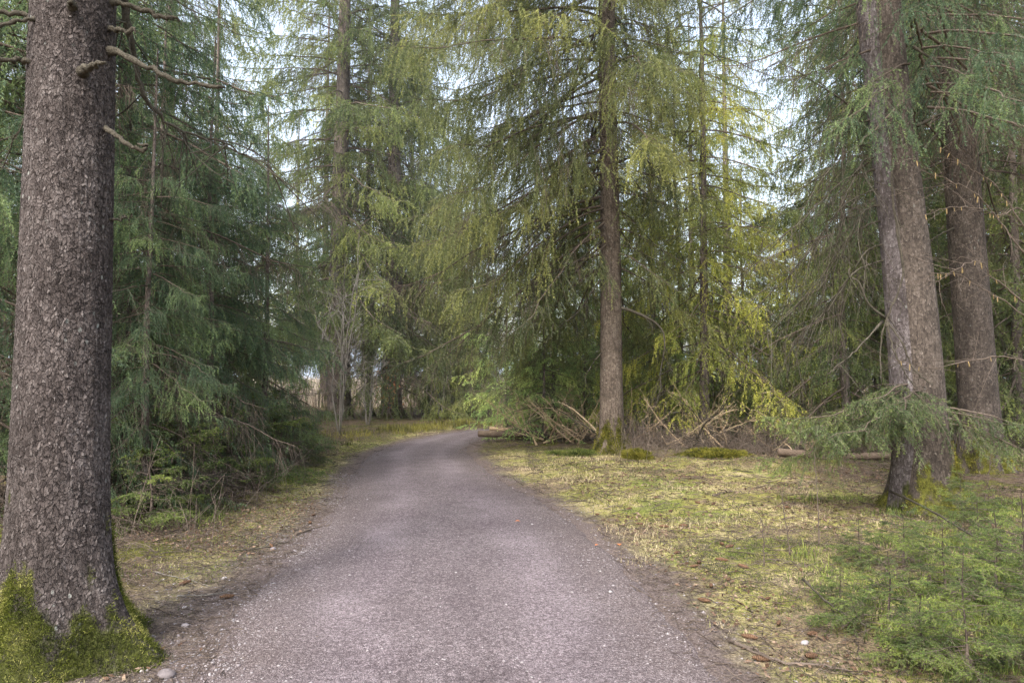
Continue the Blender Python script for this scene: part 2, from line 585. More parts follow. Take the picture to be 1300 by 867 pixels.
# ------------------------------------------------------------------ path outline on the ground
LE = [(240, 867), (300, 782), (352, 722), (405, 668), (436, 628), (450, 598), (476, 574), (520, 559.5), (570, 550), (615, 545)]
RE = [(916, 867), (850, 780), (787, 712), (722, 659), (671, 629), (628, 604), (601, 583), (592, 570), (603, 561), (628, 554)]
left = [gp(*p)[:2] for p in LE]
right = [gp(*p)[:2] for p in RE]
left = [np.array([left[0][0] - .1, -6.0]), np.array([left[0][0] - .05, 0.0])] + left + [left[-1] + np.array([3.2, 1.0]), left[-1] + np.array([9, 1.4]), left[-1] + np.array([18, 0])]
right = [np.array([right[0][0] + .2, -6.0]), np.array([right[0][0] + .1, 0.0])] + right + [right[-1] + np.array([2.6, .9]), right[-1] + np.array([9, 1.6]), right[-1] + np.array([18, .2])]
N_ROW = 420


def resample(pts, n):
    c = curve_pts([np.array([p[0], p[1], 0]) for p in pts], 900)
    d = np.concatenate([[0], np.cumsum(np.linalg.norm(np.diff(c, axis=0), axis=1))])
    return np.stack([np.interp(np.linspace(0, 1, n), d / d[-1], c[:, k]) for k in range(2)], -1), c


PLc = curve_pts([np.array([*p, 0]) for p in left], N_ROW)[:, :2]
PRc = curve_pts([np.array([*p, 0]) for p in right], N_ROW)[:, :2]
poly = np.vstack([PLc[::3], PRc[::-3]])


def path_dist(x, y):
    """0 inside the path, else distance to it."""
    x, y = np.asarray(x, float), np.asarray(y, float)
    sh = x.shape
    x, y = x.ravel(), y.ravel()
    best = np.full(x.shape, 1e9)
    ins = np.zeros(x.shape, bool)
    n = len(poly)
    for k in range(n):
        a, b = poly[k], poly[(k + 1) % n]
        d = b - a
        L2 = max(d @ d, 1e-12)
        t = np.clip(((x - a[0]) * d[0] + (y - a[1]) * d[1]) / L2, 0, 1)
        best = np.minimum(best, (x - a[0] - t * d[0]) ** 2 + (y - a[1] - t * d[1]) ** 2)
        if a[1] != b[1]:
            c = (a[1] > y) != (b[1] > y)
            ins ^= c & (x < (b[0] - a[0]) * (y - a[1]) / (b[1] - a[1]) + a[0])
    r = np.sqrt(best)
    r[ins] = -r[ins]
    return r.reshape(sh)


def gz(x, y, pd=None):
    x, y = np.asarray(x, float), np.asarray(y, float)
    if pd is None:
        pd = path_dist(x, y)
    k = sstep(pd, .05, 2.2)
    far = sstep(np.hypot(x, y), 45, 140)
    return k * (.09 + .16 * (fbm(xy3(x, y, .55), 3, 5) - .5) + .07 * (fbm(xy3(x, y, 2.5), 3, 6) - .5)) + far * 1.6 * (fbm(xy3(x, y, .02), 2, 8) - .35)


def gz1(x, y):
    return float(gz(np.array([x]), np.array([y]))[0])


def zone(x, y, pd):
    """1 = open grassy verge and clearing, 0 = forest floor."""
    n = fbm(xy3(x, y, .7), 3, 21) - .5
    cx = np.interp(y, PLc[:300, 1], PLc[:300, 0])
    isleft = x < cx
    lz = sstep(1.0 + .9 * n * 2 - pd, -.25, .5)
    rz = sstep(5.2 + 2.5 * n - pd, -.5, 1.0) * sstep(15.8 + 1.6 * n - y, -.6, 1.2)
    return np.where(isleft, lz, rz)


# ------------------------------------------------------------------ ground, path
def make_ground():
    def axis(lo, hi, c0, c1, step, n):
        core = np.arange(c0, c1, step)
        a = c0 - np.geomspace(step, c0 - lo, n)[::-1]
        b = c1 + np.geomspace(step, hi - c1, n)
        return np.concatenate([a, core, b])
    xs = axis(-420, 420, -6, 8, .05, 60)
    ys = axis(-60, 700, 2.6, 17, .06, 60)
    X, Y = np.meshgrid(xs, ys)
    pd = path_dist(X, Y)
    Z = gz(X, Y, pd)
    zn = zone(X, Y, pd)
    near = (np.abs(X) < 14) & (Y < 26) & (Y > 1)
    Z = Z + np.where(near & (pd > .05), .018 * (fbm(xy3(X, Y, 14), 3, 31) - .45) * sstep(pd, .05, .4), 0)
    Z = np.where(pd < .0, Z - .012, Z)
    g = Geo()
    r, c = X.shape
    idx = np.arange(r * c).reshape(r, c)
    q = np.stack([idx[:-1, :-1], idx[:-1, 1:], idx[1:, 1:], idx[1:, :-1]], -1).reshape(-1, 4)
    g.add(np.stack([X, Y, Z], -1), q, 0, zn.ravel())
    b = NB('forest_ground')
    v = b.pos()
    n1, n2, n3 = b.noise(v, 1.3, 5), b.noise(v, 9, 5, .65), b.noise(v, 55, 5, .7)
    nf = b.noise(v, 160, 3, .7)
    zn_ = b.attr('tint')
    pdn = b.attr('pd')
    litter = b.ramp(b.math('ADD', b.math('MULTIPLY', n3, .6), b.math('MULTIPLY', n2, .4)), [(.30, (.035, .024, .017)), (.5, (.115, .082, .056)), (.68, (.27, .20, .14))])
    grass = b.ramp(b.math('ADD', b.math('MULTIPLY', n1, .55), b.math('MULTIPLY', n2, .45)), [(.34, (.13, .10, .06)), (.42, (.24, .22, .07)), (.49, (.35, .33, .095)), (.58, (.52, .43, .23)), (.72, (.62, .50, .33))])
    grass = b.mix(b.fr(n3, .35, .65, .55, 0), grass, (.085, .07, .035))
    np1 = b.noise(v, .75, 5, .62)
    grass = b.mix(b.fr(np1, .50, .60, 0, .85), grass, b.ramp(n3, [(.3, (.07, .048, .034)), (.5, (.20, .145, .10)), (.7, (.40, .30, .21))]))
    grass = b.mix(b.fr(np1, .47, .38, 0, .75), grass, b.ramp(n3, [(.32, (.06, .08, .02)), (.55, (.17, .21, .045)), (.7, (.32, .33, .09))]))
    mossy = b.ramp(n3, [(.35, (.045, .05, .012)), (.65, (.18, .17, .03))])
    litter = b.mix(b.fr(n1, .50, .60, 0, .8), litter, mossy)
    col = b.mix(zn_, litter, grass)
    soil = b.ramp(b.math('ADD', b.math('MULTIPLY', n3, .5), b.math('MULTIPLY', nf, .5)), [(.36, (.055, .040, .036)), (.5, (.135, .105, .095)), (.64, (.30, .25, .23))])
    edge = b.math('ADD', pdn, b.math('MULTIPLY', b.math('SUBTRACT', n2, .5), .55))
    edge = b.math('ADD', edge, b.math('MULTIPLY', b.math('SUBTRACT', n1, .5), .6))
    col = b.mix(b.fr(edge, .55, .08), col, soil)
    hgt = b.math('ADD', b.math('MULTIPLY', n3, .7), b.math('MULTIPLY', nf, .35))
    m = b.bsdf(col, .95, .12, b.bump(hgt, .03, .8))
    o = link('ground', g.mesh('ground', [m], True))
    a = o.data.attributes.new('pd', 'FLOAT', 'POINT')
    a.data.foreach_set('value', np.clip(np.where((X < 0) & (pd > 0), pd * (.42 + .5 * sstep(Y, 4.5, 9)), pd), -.5, 3).astype(np.float32).ravel())
    tag(o, kind='structure')


def make_path():
    M = 60
    s = np.linspace(0, 1, M)
    jl = .22 * (fbm(xy3(PLc[:, 0], PLc[:, 1], 2.2), 4, 41) - .5)
    jr = .22 * (fbm(xy3(PRc[:, 0], PRc[:, 1], 2.2), 4, 42) - .5)
    d = unit(PRc - PLc)
    A, B = PLc + d * jl[:, None], PRc + d * jr[:, None]
    P = A[:, None] * (1 - s)[None, :, None] + B[:, None] * s[None, :, None]
    z = .006 + .035 * np.sin(np.pi * s)[None] ** .8 + .010 * (fbm(xy3(P[..., 0], P[..., 1], 1.4), 3, 43) - .5) * np.sin(np.pi * s)[None]
    e = np.minimum(s, 1 - s)[None] * np.linalg.norm(B - A, axis=1)[:, None]
    z = np.where((s == 0) | (s == 1), -.012, z)
    g = Geo()
    r = len(PLc)
    idx = np.arange(r * M).reshape(r, M)
    q = np.stack([idx[:-1, :-1], idx[:-1, 1:], idx[1:, 1:], idx[1:, :-1]], -1).reshape(-1, 4)
    g.add(np.concatenate([P, z[..., None]], -1), q, 0, e.ravel())
    b = NB('gravel')
    v = b.pos()
    n0 = b.noise(v, .55, 4)
    n1 = b.noise(v, 2.3, 5, .6)
    cell = b.voro(v, 115, 'F1', 'Color')
    cell2 = b.voro(v, 240, 'F1', 'Color')
    dist = b.voro(v, 115, 'F1')
    sp = b.node('ShaderNodeSeparateColor'); b.l.new(cell, sp.inputs[0])
    sp2 = b.node('ShaderNodeSeparateColor'); b.l.new(cell2, sp2.inputs[0])
    f = b.math('ADD', b.math('MULTIPLY', sp.outputs[0], .5), b.math('MULTIPLY', sp2.outputs[0], .5))
    col = b.ramp(f, [(.10, (.082, .067, .069)), (.42, (.155, .132, .138)), (.68, (.222, .194, .203)), (.90, (.36, .328, .335))])
    grit = b.noise(v, 34, 3, .75)
    col = b.mix(1.0, col, b.ramp(grit, [(.34, (.62, .60, .60)), (.52, (1.0, 1.0, 1.0)), (.68, (1.42, 1.42, 1.42))]), 'MULTIPLY')
    tone = b.ramp(b.math('ADD', b.math('MULTIPLY', n0, .6), b.math('MULTIPLY', n1, .4)), [(.35, (.62, .585, .59)), (.62, (1.04, 1.02, 1.015))])
    col = b.mix(1.0, col, tone, 'MULTIPLY')
    e0 = b.math('ADD', b.attr('tint'), b.math('MULTIPLY', b.math('SUBTRACT', n0, .5), .8))
    track = b.math('MULTIPLY', b.fr(e0, .45, .8), b.fr(e0, 1.15, .85))
    col = b.mix(1.0, col, b.ramp(track, [(0, (.93, .91, .91)), (1, (1.12, 1.10, 1.12))]), 'MULTIPLY')
    damp = b.fr(b.noise(v, .8, 5, .6), .55, .66, 0, .16)
    col = b.mix(damp, col, (.085, .070, .072))
    ed = b.math('ADD', b.attr('tint'), b.math('MULTIPLY', b.math('SUBTRACT', n1, .5), .6))
    col = b.mix(b.fr(ed, .70, .05, 0, .78), col, b.ramp(f, [(.2, (.055, .040, .038)), (.6, (.135, .105, .10)), (.92, (.32, .28, .27))]))
    h = b.math('ADD', b.math('MULTIPLY', dist, -.8), b.math('MULTIPLY', sp2.outputs[1], .4))
    m = b.bsdf(col, .85, .25, b.bump(h, .012, .7))
    tag(link('path', g.mesh('path', [m], True)), kind='structure')


make_ground()
make_path()


# ------------------------------------------------------------------ scatter helpers
def scatter(n, x0, x1, y0, y1, dens, seed):
    rng = np.random.default_rng(seed)
    x = rng.uniform(x0, x1, n)
    y = rng.uniform(y0, y1, n)
    pd = path_dist(x, y)
    k = rng.random(n) < dens(x, y, pd)
    x, y, pd = x[k], y[k], pd[k]
    return x, y, gz(x, y, pd), pd


def blades(g, x, y, z, h, w, lean, tint, rng, mat=0, seg2=True):
    n = len(x)
    p = np.stack([x, y, z - .004], -1)
    a = rng.uniform(0, 6.283, n)
    d = np.stack([np.cos(a), np.sin(a), np.zeros(n)], -1)
    sd = np.stack([-np.sin(a), np.cos(a), np.zeros(n)], -1) * (w * .5)[:, None]
    h = h[:, None]
    ln = lean[:, None]
    mid = p + h * (.55 * np.array([0, 0, 1]) * (1 - ln * .6) + d * ln * .30)
    tip = p + h * (np.array([0, 0, 1]) * (1 - ln * .85) + d * ln * .85)
    if seg2:
        v = np.stack([p - sd, p + sd, mid + sd * .8, mid - sd * .8, tip], 1).reshape(-1, 3)
        i = np.arange(n)[:, None] * 5
        b0 = g.n
        g.add(v, i + np.array([[0, 1, 2, 3]]), mat, np.repeat(tint, 5))
        g.f.append(i + np.array([[3, 2, 4]]) + b0)
        g.m.append(np.full(n, mat, np.int64))
    else:
        v = np.stack([p - sd, p + sd, tip], 1).reshape(-1, 3)
        g.add(v, np.arange(3 * n).reshape(-1, 3), mat, np.repeat(tint, 3))


def pebbles(g, x, y, z, s, tint, rng):
    n = len(x)
    a = np.arange(5) * 2 * math.pi / 5
    base = np.concatenate([np.stack([np.cos(a), np.sin(a), np.zeros(5)], -1), np.array([[0.1, 0, .62], [0, 0, -.4]])])
    v = base[None] * (1 + .28 * rng.normal(size=(n, 7, 1)).clip(-1.5, 1.5))
    st = rng.uniform(.6, 1.3, (n, 1))
    v[..., 0] *= st
    r = rng.uniform(0, 6.28, n)
    c, s_ = np.cos(r)[:, None], np.sin(r)[:, None]
    vx, vy = v[..., 0] * c - v[..., 1] * s_, v[..., 0] * s_ + v[..., 1] * c
    v = np.stack([vx, vy, v[..., 2]], -1) * s[:, None, None] + np.stack([x, y, z], -1)[:, None]
    f = np.array([[k, (k + 1) % 5, 5] for k in range(5)] + [[(k + 1) % 5, k, 6] for k in range(5)])
    g.add(v.reshape(-1, 3), (np.arange(n)[:, None, None] * 7 + f[None]).reshape(-1, 3), 0, np.repeat(tint, 7))


def path_z(pd):
    e = np.clip(-pd, 0, 1.4)
    return .006 + .035 * np.sin(np.pi * e / 2.9) ** .8


# loose gravel on and beside the path
rng = np.random.default_rng(51)
x, y, z, pd = scatter(90000, -3.2, 3.6, 3.0, 12, lambda x, y, pd: np.where(pd < 0, (.10 + .35 * sstep(pd, -.75, -.1)) * np.clip(1.5 - y / 9, .12, 1), np.where(pd < np.where(x < 0, 1.5, .9), .55 * np.clip(1 - pd / np.where(x < 0, 1.5, .9), 0, 1) ** 1.3, 0)) * np.where((x < -1) & (pd > -.2), 2.6, 1.0) * (vnoise(xy3(x, y, 1.7), 61) * 1.1), 52)
g = Geo()
sz = rng.lognormal(math.log(.0052), .38, len(x)).clip(.002, .019)
pebbles(g, x, y, np.where(pd < 0, path_z(pd), z) + .001, sz, np.clip(rng.normal(.46, .25, len(x)) + sz * 10, 0, 1), rng)
tag(link('loose_gravel', g.mesh('loose_gravel', [MAT['stone']])), kind='stuff', label='small pale and grey stones strewn on and along the path', cat='gravel')

# grass of the clearing and the verges
rng = np.random.default_rng(53)
g = Geo()
gd = lambda x, y, pd: zone(x, y, pd) * sstep(pd + .5 * (vnoise(xy3(x, y, 2.2), 66) - .5), .12, .6) * (.25 + .75 * sstep(fbm(xy3(x, y, 1.6), 3, 67), .36, .6))
for (n, x0, x1, y0, y1, sc, sd) in ((60000, .8, 4.5, 3.2, 7, 1, 1), (90000, 0, 9, 7, 16.5, 1.5, 2), (26000, -3.4, -1.0, 3.6, 9, 1, 3), (30000, -5.5, .5, 9, 24, 1.8, 4)):
    x, y, z, pd = scatter(n, x0, x1, y0, y1, gd, 70 + sd)
    straw = fbm(xy3(x, y, .9), 3, 68)
    h = sc * rng.uniform(.012, .042, len(x)) * (1 + 1.0 * sstep(straw, .5, .7))
    t = np.clip(.42 + 2.6 * (straw - .5) + .2 * rng.normal(size=len(x)), 0, 1)
    blades(g, x, y, z, h, rng.uniform(.0018, .0036, len(x)) * sc * 1.2, rng.uniform(.3, 1.0, len(x)), t, rng)
tag(link('short_grass', g.mesh('short_grass', [MAT['grass']])), kind='stuff', label='short straw and green grass of the clearing and path verges', cat='grass')

# moss carpet
g = Geo()
md = lambda x, y, pd: sstep(pd, .25, .9) * sstep(fbm(xy3(x, y, 1.1), 4, 81), .47, .60)
for (n, x0, x1, y0, y1, sc, sd) in ((160000, 1.4, 5.5, 3.0, 8, 1, 1), (70000, .3, 9, 8, 16, 1.6, 2), (60000, -4, -1, 3.6, 9, 1, 3), (50000, -6, .5, 9, 25, 2, 4)):
    x, y, z, pd = scatter(n, x0, x1, y0, y1, md, 90 + sd)
    t = np.clip(fbm(xy3(x, y, 3), 3, 82) * 1.5 - .25 + .16 * rng.normal(size=len(x)), 0, 1)
    blades(g, x, y, z + .012 * sc * vnoise(xy3(x, y, 12), 83), sc * rng.uniform(.010, .030, len(x)), rng.uniform(.003, .006, len(x)) * sc, rng.uniform(.1, .9, len(x)), t, rng, seg2=False)
x, y, z, pd = scatter(110000, -6, -.5, 5.5, 20, lambda x, y, pd: sstep(pd, .22, .5) * sstep(1.7 - pd, 0, .6) * sstep(fbm(xy3(x, y, 1.4), 3, 85), .36, .5), 86)
blades(g, x, y, z + .012 * vnoise(xy3(x, y, 12), 83), rng.uniform(.012, .034, len(x)), rng.uniform(.005, .010, len(x)), rng.uniform(.1, .9, len(x)), np.clip(.25 + fbm(xy3(x, y, 2), 3, 87) * .8 + .16 * rng.normal(size=len(x)), 0, 1), rng, seg2=False)
tag(link('moss_carpet', g.mesh('moss_carpet', [MAT['groundmoss']])), kind='stuff', label='green and yellow moss carpet beside the path', cat='moss')

# fresh green grass and bilberry shoots round the saplings
g = Geo()
fl = lambda x, y, pd: (x < 0) * sstep(pd, .8, 1.5) * sstep(3.4 - pd, 0, 1.2) * sstep(fbm(xy3(x, y, 1.0), 3, 95), .40, .54)
fd = lambda x, y, pd: sstep(pd, .75, 1.5) * sstep(x - (.35 * y - .25), 0, .9) * sstep(fbm(xy3(x, y, 1.0), 3, 95), .38, .52)
x, y, z, pd = scatter(46000, 1.5, 7, 3.0, 9, fd, 96)
t = np.clip(fbm(xy3(x, y, 2), 3, 97) * 1.5 - .3 + .18 * rng.normal(size=len(x)), 0, 1)
blades(g, x, y, z, rng.uniform(.05, .17, len(x)) * (.6 + .8 * vnoise(xy3(x, y, 3), 98)), rng.uniform(.003, .0075, len(x)), rng.uniform(.2, .9, len(x)), t, rng)
x, y, z, pd = scatter(40000, -6, -1.2, 5, 17, fl, 99)
t = np.clip(fbm(xy3(x, y, 2), 3, 97) * 1.4 - .4 + .18 * rng.normal(size=len(x)), 0, 1)
blades(g, x, y, z, rng.uniform(.05, .22, len(x)) * (.6 + .8 * vnoise(xy3(x, y, 3), 98)), rng.uniform(.004, .009, len(x)), rng.uniform(.2, .9, len(x)), t, rng)
tag(link('green_undergrowth', g.mesh('green_undergrowth', [MAT['greens']])), kind='stuff', label='fresh green grass and shoots between the saplings on both verges', cat='undergrowth')

# needle and twig litter
g = Geo()
ld = lambda x, y, pd: np.maximum(sstep(pd, -.25, .3) * .9, .035)
for (n, x0, x1, y0, y1, sc, sd) in ((26000, .9, 5.5, 3.0, 8, 1, 1), (16000, .3, 9, 8, 16, 1.5, 2), (22000, -4.5, -1, 3.4, 9, 1, 3), (14000, -7, .5, 9, 22, 1.7, 4)):
    x, y, z, pd = scatter(n, x0, x1, y0, y1, ld, 100 + sd)
    a = rng.uniform(0, 3.1416, len(x))
    ln = sc * rng.lognormal(math.log(.022), .6, len(x)).clip(.008, .12)
    d = np.stack([np.cos(a), np.sin(a), rng.normal(0, .22, len(x))], -1) * ln[:, None]
    c = np.stack([x, y, z + .012 * sc], -1)
    P = np.stack([c - d, c + d * .1 + rng.normal(0, .1, d.shape) * ln[:, None], c + d], 1)
    tubes(g, P, np.broadcast_to(((.0012 + .022 * ln) * sc ** .3)[:, None], (len(x), 3)), 3, 0, rng.random(len(x)))
tag(link('needle_litter', g.mesh('needle_litter', [MAT['twig']])), kind='stuff', label='fallen needles and twiglets littering the forest floor', cat='litter')

g = Geo()
ll = lambda x, y, pd: sstep(pd, .05, .5) * sstep(fbm(xy3(x, y, .8), 3, 131), .42, .56)
for (n, x0, x1, y0, y1, sc, sd) in ((9000, .9, 6, 3.2, 9, 1, 1), (9000, .8, 10, 8, 16, 1.3, 2), (9000, -4.5, -1, 3.4, 10, 1, 3)):
    x, y, z, pd = scatter(n, x0, x1, y0, y1, ll, 140 + sd)
    k = len(x)
    e1 = unit(rng.normal(size=(k, 3)) * np.array([1, 1, .3])) * (rng.uniform(.010, .026, (k, 1)) * sc)
    e2 = unit(np.cross(e1, np.array([0, 0, 1.]) + .45 * rng.normal(size=(k, 3)))) * (rng.uniform(.006, .014, (k, 1)) * sc)
    c = np.stack([x, y, z + .016 * sc], -1)
    g.add(np.stack([c - e1, c + e2, c + e1, c - e2], 1), np.arange(4 * k).reshape(-1, 4), 0, np.repeat(rng.random(k), 4))
tag(link('leaf_litter', g.mesh('leaf_litter', [MAT['litter_leaf']])), kind='stuff', label='brown dead leaves and bark flakes scattered over the ground', cat='leaf litter')

# heath and bilberry fringe far along the path bend, and dry reeds of the open field beyond
g = Geo()
hd = lambda x, y, pd: sstep(pd, .4, 1.0) * sstep(2.6 - pd, 0, 1.2) * sstep(fbm(xy3(x, y, .9), 3, 111), .42, .55)
x, y, z, pd = scatter(50000, -9, 3, 15, 29, lambda x, y, pd: hd(x, y, pd) * ((y > 19) | (x < -2.2)), 112)
blades(g, x, y, z, rng.uniform(.10, .34, len(x)), rng.uniform(.008, .02, len(x)), rng.uniform(.1, .8, len(x)), np.clip(fbm(xy3(x, y, .8), 3, 113) * 1.9 - .5 + .15 * rng.normal(size=len(x)), 0, 1), rng)
tag(link('heath_fringe', g.mesh('heath_fringe', [MAT['heath']])), kind='stuff', label='low brown and yellow heath along the far bend of the path', cat='heath')
g = Geo()
x, y, z, pd = scatter(60000, -34, 14, 36, 75, lambda x, y, pd: (pd > 3) * .9, 115)
blades(g, x, y, z, rng.uniform(.8, 2.2, len(x)), rng.uniform(.03, .07, len(x)), rng.uniform(.05, .5, len(x)), np.clip(.5 + .25 * rng.normal(size=len(x)), 0, 1), rng)
tag(link('reed_field', g.mesh('reed_field', [MAT['reed']])), kind='stuff', label='pale dry reeds of the open field beyond the trees', cat='reeds')

# dark brushy twigs of the thickets (forest floor undergrowth too dense to count)
def thicket(name, label, n, box, dens, seed, hr, mat, tint0=.5, sc=1.0):
    rng = np.random.default_rng(seed)
    x, y, z, pd = scatter(n, *box, dens, seed + 1)
    k = len(x)
    a = rng.uniform(0, 6.28, k)
    L = rng.uniform(*hr, k)
    up = rng.uniform(.25, 1.0, k)
    d = np.stack([np.cos(a) * (1.1 - up), np.sin(a) * (1.1 - up), up], -1)
    s = np.linspace(0, 1, 5)[None, :, None]
    p0 = np.stack([x, y, z - .02], -1)[:, None]
    P = p0 + L[:, None, None] * (d[:, None] * s + s ** 2 * (rng.normal(0, .25, (k, 1, 3)) - np.array([0, 0, .2]))) + rng.normal(0, .012, (k, 5, 3)) * s
    g = Geo()
    tubes(g, P, (.0016 + .0022 * L)[:, None] * np.linspace(1, .4, 5)[None] * sc, 3, 0, np.clip(tint0 + .25 * rng.normal(size=k), 0, 1))
    c = np.full(k, 3)
    j = np.repeat(np.arange(k), c)
    p, tg = sample(P, j, rng.uniform(.25, .95, len(j)))
    dd = unit(tg + .8 * rng.normal(size=(len(j), 3)))
    l = L[j] * rng.uniform(.12, .4, len(j))
    P2 = p[:, None] + l[:, None, None] * (dd[:, None] * np.linspace(0, 1, 3)[None, :, None])
    tubes(g, P2, np.broadcast_to(np.array([1, .8, .5]) * .0016 * sc, (len(j), 3)), 3, 0, np.clip(tint0 + .25 * rng.normal(size=len(j)), 0, 1))
    o = link(name, g.mesh(name, [mat]))
    return tag(o, label, 'undergrowth', kind='stuff')


cxl = lambda y: np.interp(y, PLc[:300, 1], PLc[:300, 0])
thicket('dry_undergrowth', 'tangled dry twigs under the dark spruces left of the path', 5200, (-8, -1.6, 5.5, 17), lambda x, y, pd: (x < cxl(y)) * sstep(pd, .7, 1.3) * sstep(5.0 - pd, 0, 2.5) * (.25 + .55 * sstep(y, 7.5, 10)), 120, (.3, 1.15), MAT['twig'], .75, 1.15)
thicket('dry_brush', 'brown dry brush on the ground behind the clearing', 5200, (2.0, 11, 13, 17.5), lambda x, y, pd: sstep(y - 13.2 - .25 * np.sin(x * 2), 0, .8) * .9, 124, (.25, .95), MAT['twig'], .85, 1.4)

# ------------------------------------------------------------------ trees
def lerpL(z0, L0, z1, L1, top=None):
    return lambda z: L0 + (L1 - L0) * min(max((z - z0) / (z1 - z0), 0), 1)


def branch_mesh(pts, r0, r1, mat, K=22, wob=.006, sides=7, twigs=0, seed=0, tl=.4, tr=.003, hang=.3, tint=.5):
    rg = np.random.default_rng(seed + 500)
    P = curve_pts(pts, K) + rg.normal(0, wob, (K, 3)) * np.linspace(0, 1, K)[:, None] ** .5
    g = Geo()
    rr = (r0 + (r1 - r0) * np.linspace(0, 1, K) ** .8) * (1 + .14 * rg.normal(size=K)) * (1 + .5 * np.exp(-np.linspace(0, 1, K) * 14))
    rr[-1] *= .45
    rr[-2] *= .85
    tubes(g, P[None], rr[None], sides, 0, np.array([tint]), cap=True)
    if twigs:
        u = rg.uniform(.2, 1, twigs)
        p, t = sample(P[None], np.zeros(twigs, int), u)
        d = unit(t * .7 + .75 * rg.normal(size=(twigs, 3)) + np.array([0, 0, -hang]))
        l = tl * rg.uniform(.3, 1.1, twigs)
        s = np.linspace(0, 1, 5)[None, :, None]
        P2 = p[:, None] + l[:, None, None] * (d[:, None] * s + s ** 2 * (np.array([0, 0, -.35 * hang]) + .22 * rg.normal(size=(twigs, 1, 3))))
        tubes(g, P2, np.broadcast_to(np.linspace(1, .35, 5) * tr, (twigs, 5)), 4, 0, tint + .2 * rg.normal(size=twigs))
        j = np.repeat(np.arange(twigs), 3)
        p, t = sample(P2, j, rg.uniform(.25, 1, len(j)))
        d = unit(t * .7 + .7 * rg.normal(size=(len(j), 3)) + np.array([0, 0, -hang]))
        P3 = p[:, None] + (tl * .35 * rg.uniform(.3, 1.1, len(j)))[:, None, None] * d[:, None] * np.linspace(0, 1, 3)[None, :, None]
        tubes(g, P3, np.broadcast_to(np.array([1, .7, .4]) * tr * .55, (len(j), 3)), 3, 0, tint + .2 * rg.normal(size=len(j)))
    return g.mesh('branch', [mat], True)


def add_branch(tree, base, pts, r0, r1, mat, **k):
    """pts are world points; stored in the tree's own space (tree unrotated)."""
    return link('branch', branch_mesh([np.asarray(p) - base for p in pts], r0, r1, mat, **k), tree)


# --- the big spruce at the left edge
LB = np.array([*at(78, 800, 4.15)[:2], 0.0])
t_left = thing('spruce_tree', 'thick scaly spruce trunk with mossy foot at the left edge of the path', 'tree', LB)
top = at(94, 0, 4.15)
top_l = top - LB
dirn = top_l / top_l[2]
g, V, ms = trunk(3, [np.array([0, 0, -.12]) + 0 * dirn, dirn * 1.2 + np.array([-.02, 0, 0]), dirn * top_l[2], dirn * 9.0, dirn * 17.0], .262, .12, flare=.25, fh=.25, lobes=5, seg=340, rings=960, zdense=4.4, moss_h=.42, rough=.008)
link('trunk', g.mesh('trunk', [MAT['bark_near']], True), t_left)
g = moss_fur(4, V, ms, 46000, .016, .0022, .45, .85)
link('moss', g.mesh('moss', [MAT['moss']]), t_left)
lb = lambda pts, r0, r1, **k: add_branch(t_left, LB, [at(px, py, Y) for px, py, Y in pts], r0, r1, MAT['deadwood'], **k)
lb([(60, 84, 4.0), (25, 77, 3.95), (-40, 66, 3.8)], 0.0192, 0.0119, wob=.010, sides=9, seed=1)
lb([(60, 24, 4.1), (20, 17, 4.1), (-50, 14, 4.0)], 0.0192, 0.0119, wob=.010, sides=9, seed=2)
lb([(60, 22, 4.0), (25, 26, 3.9), (-40, 42, 3.8)], 0.0141, 0.0086, wob=.010, sides=9, seed=3)
lb([(135, 2, 4.15), (165, 8, 4.2), (200, 19, 4.25), (228, 28, 4.3)], 0.0178, 0.0106, wob=.010, sides=9, seed=4)
lb([(135, 36, 4.15), (155, 39, 4.1), (172, 42, 4.05)], 0.0148, 0.0099, wob=.010, sides=9, seed=5)
lb([(130, 62, 4.15), (165, 74, 4.1), (205, 94, 4.1), (245, 107, 4.15), (287, 111, 4.2)], 0.0222, 0.0112, wob=.010, sides=9, seed=6)
lb([(135, -60, 4.2), (152, -30, 4.4), (160, 20, 4.5), (170, 75, 4.6), (183, 120, 4.7), (205, 148, 4.8), (240, 170, 4.9), (300, 190, 5.0), (350, 214, 5.1)], 0.0296, 0.0040, wob=.010, sides=9, seed=7, twigs=26, tl=.55, tr=.006, hang=.5, K=44)
lb([(130, 160, 4.15), (147, 172, 4.0), (163, 185, 3.95), (180, 190, 3.95), (188, 187, 3.95), (178, 182, 3.95)], 0.0163, 0.0079, wob=.010, sides=9, seed=8)
lb([(125, 281, 4.15), (150, 278, 4.2), (167, 275, 4.25)], 0.0096, 0.0059, wob=.010, sides=9, seed=9)
lb([(105, 92, 4.0), (112, 86, 3.83), (128, 80, 3.72)], 0.0222, 0.0132, wob=.010, sides=9, seed=10)
lb([(92, 10, 4.0), (92, 8, 3.84), (91, 2, 3.74)], 0.0192, 0.0119, wob=.010, sides=9, seed=11)
lb([(48, 80, 4.2), (40, 120, 4.6), (10, 200, 4.9), (-40, 260, 5)], 0.0089, 0.0026, wob=.010, sides=9, seed=12, twigs=10, tl=.3)
# high boughs of the same tree (mostly above the picture)
g = crown(31, 5.6, 11, 34, lerpL(5, 2.6, 11, 2.2), nl=.04, nw=.015, spn=.014, sp2=.2, sp3=.12, l3=.4, hang=.8, dead=.2, r_tr=lambda z: .2)
link('crown', g.mesh('crown', [MAT['fol_dark'], MAT['twig']]), t_left)

# --- crown prototypes shared by several trees
CR = {}


def proto(key, fol, **kw):
    g = crown(**kw)
    CR[key] = g.mesh('crown', [MAT[fol], MAT['twig']])
    return CR[key]


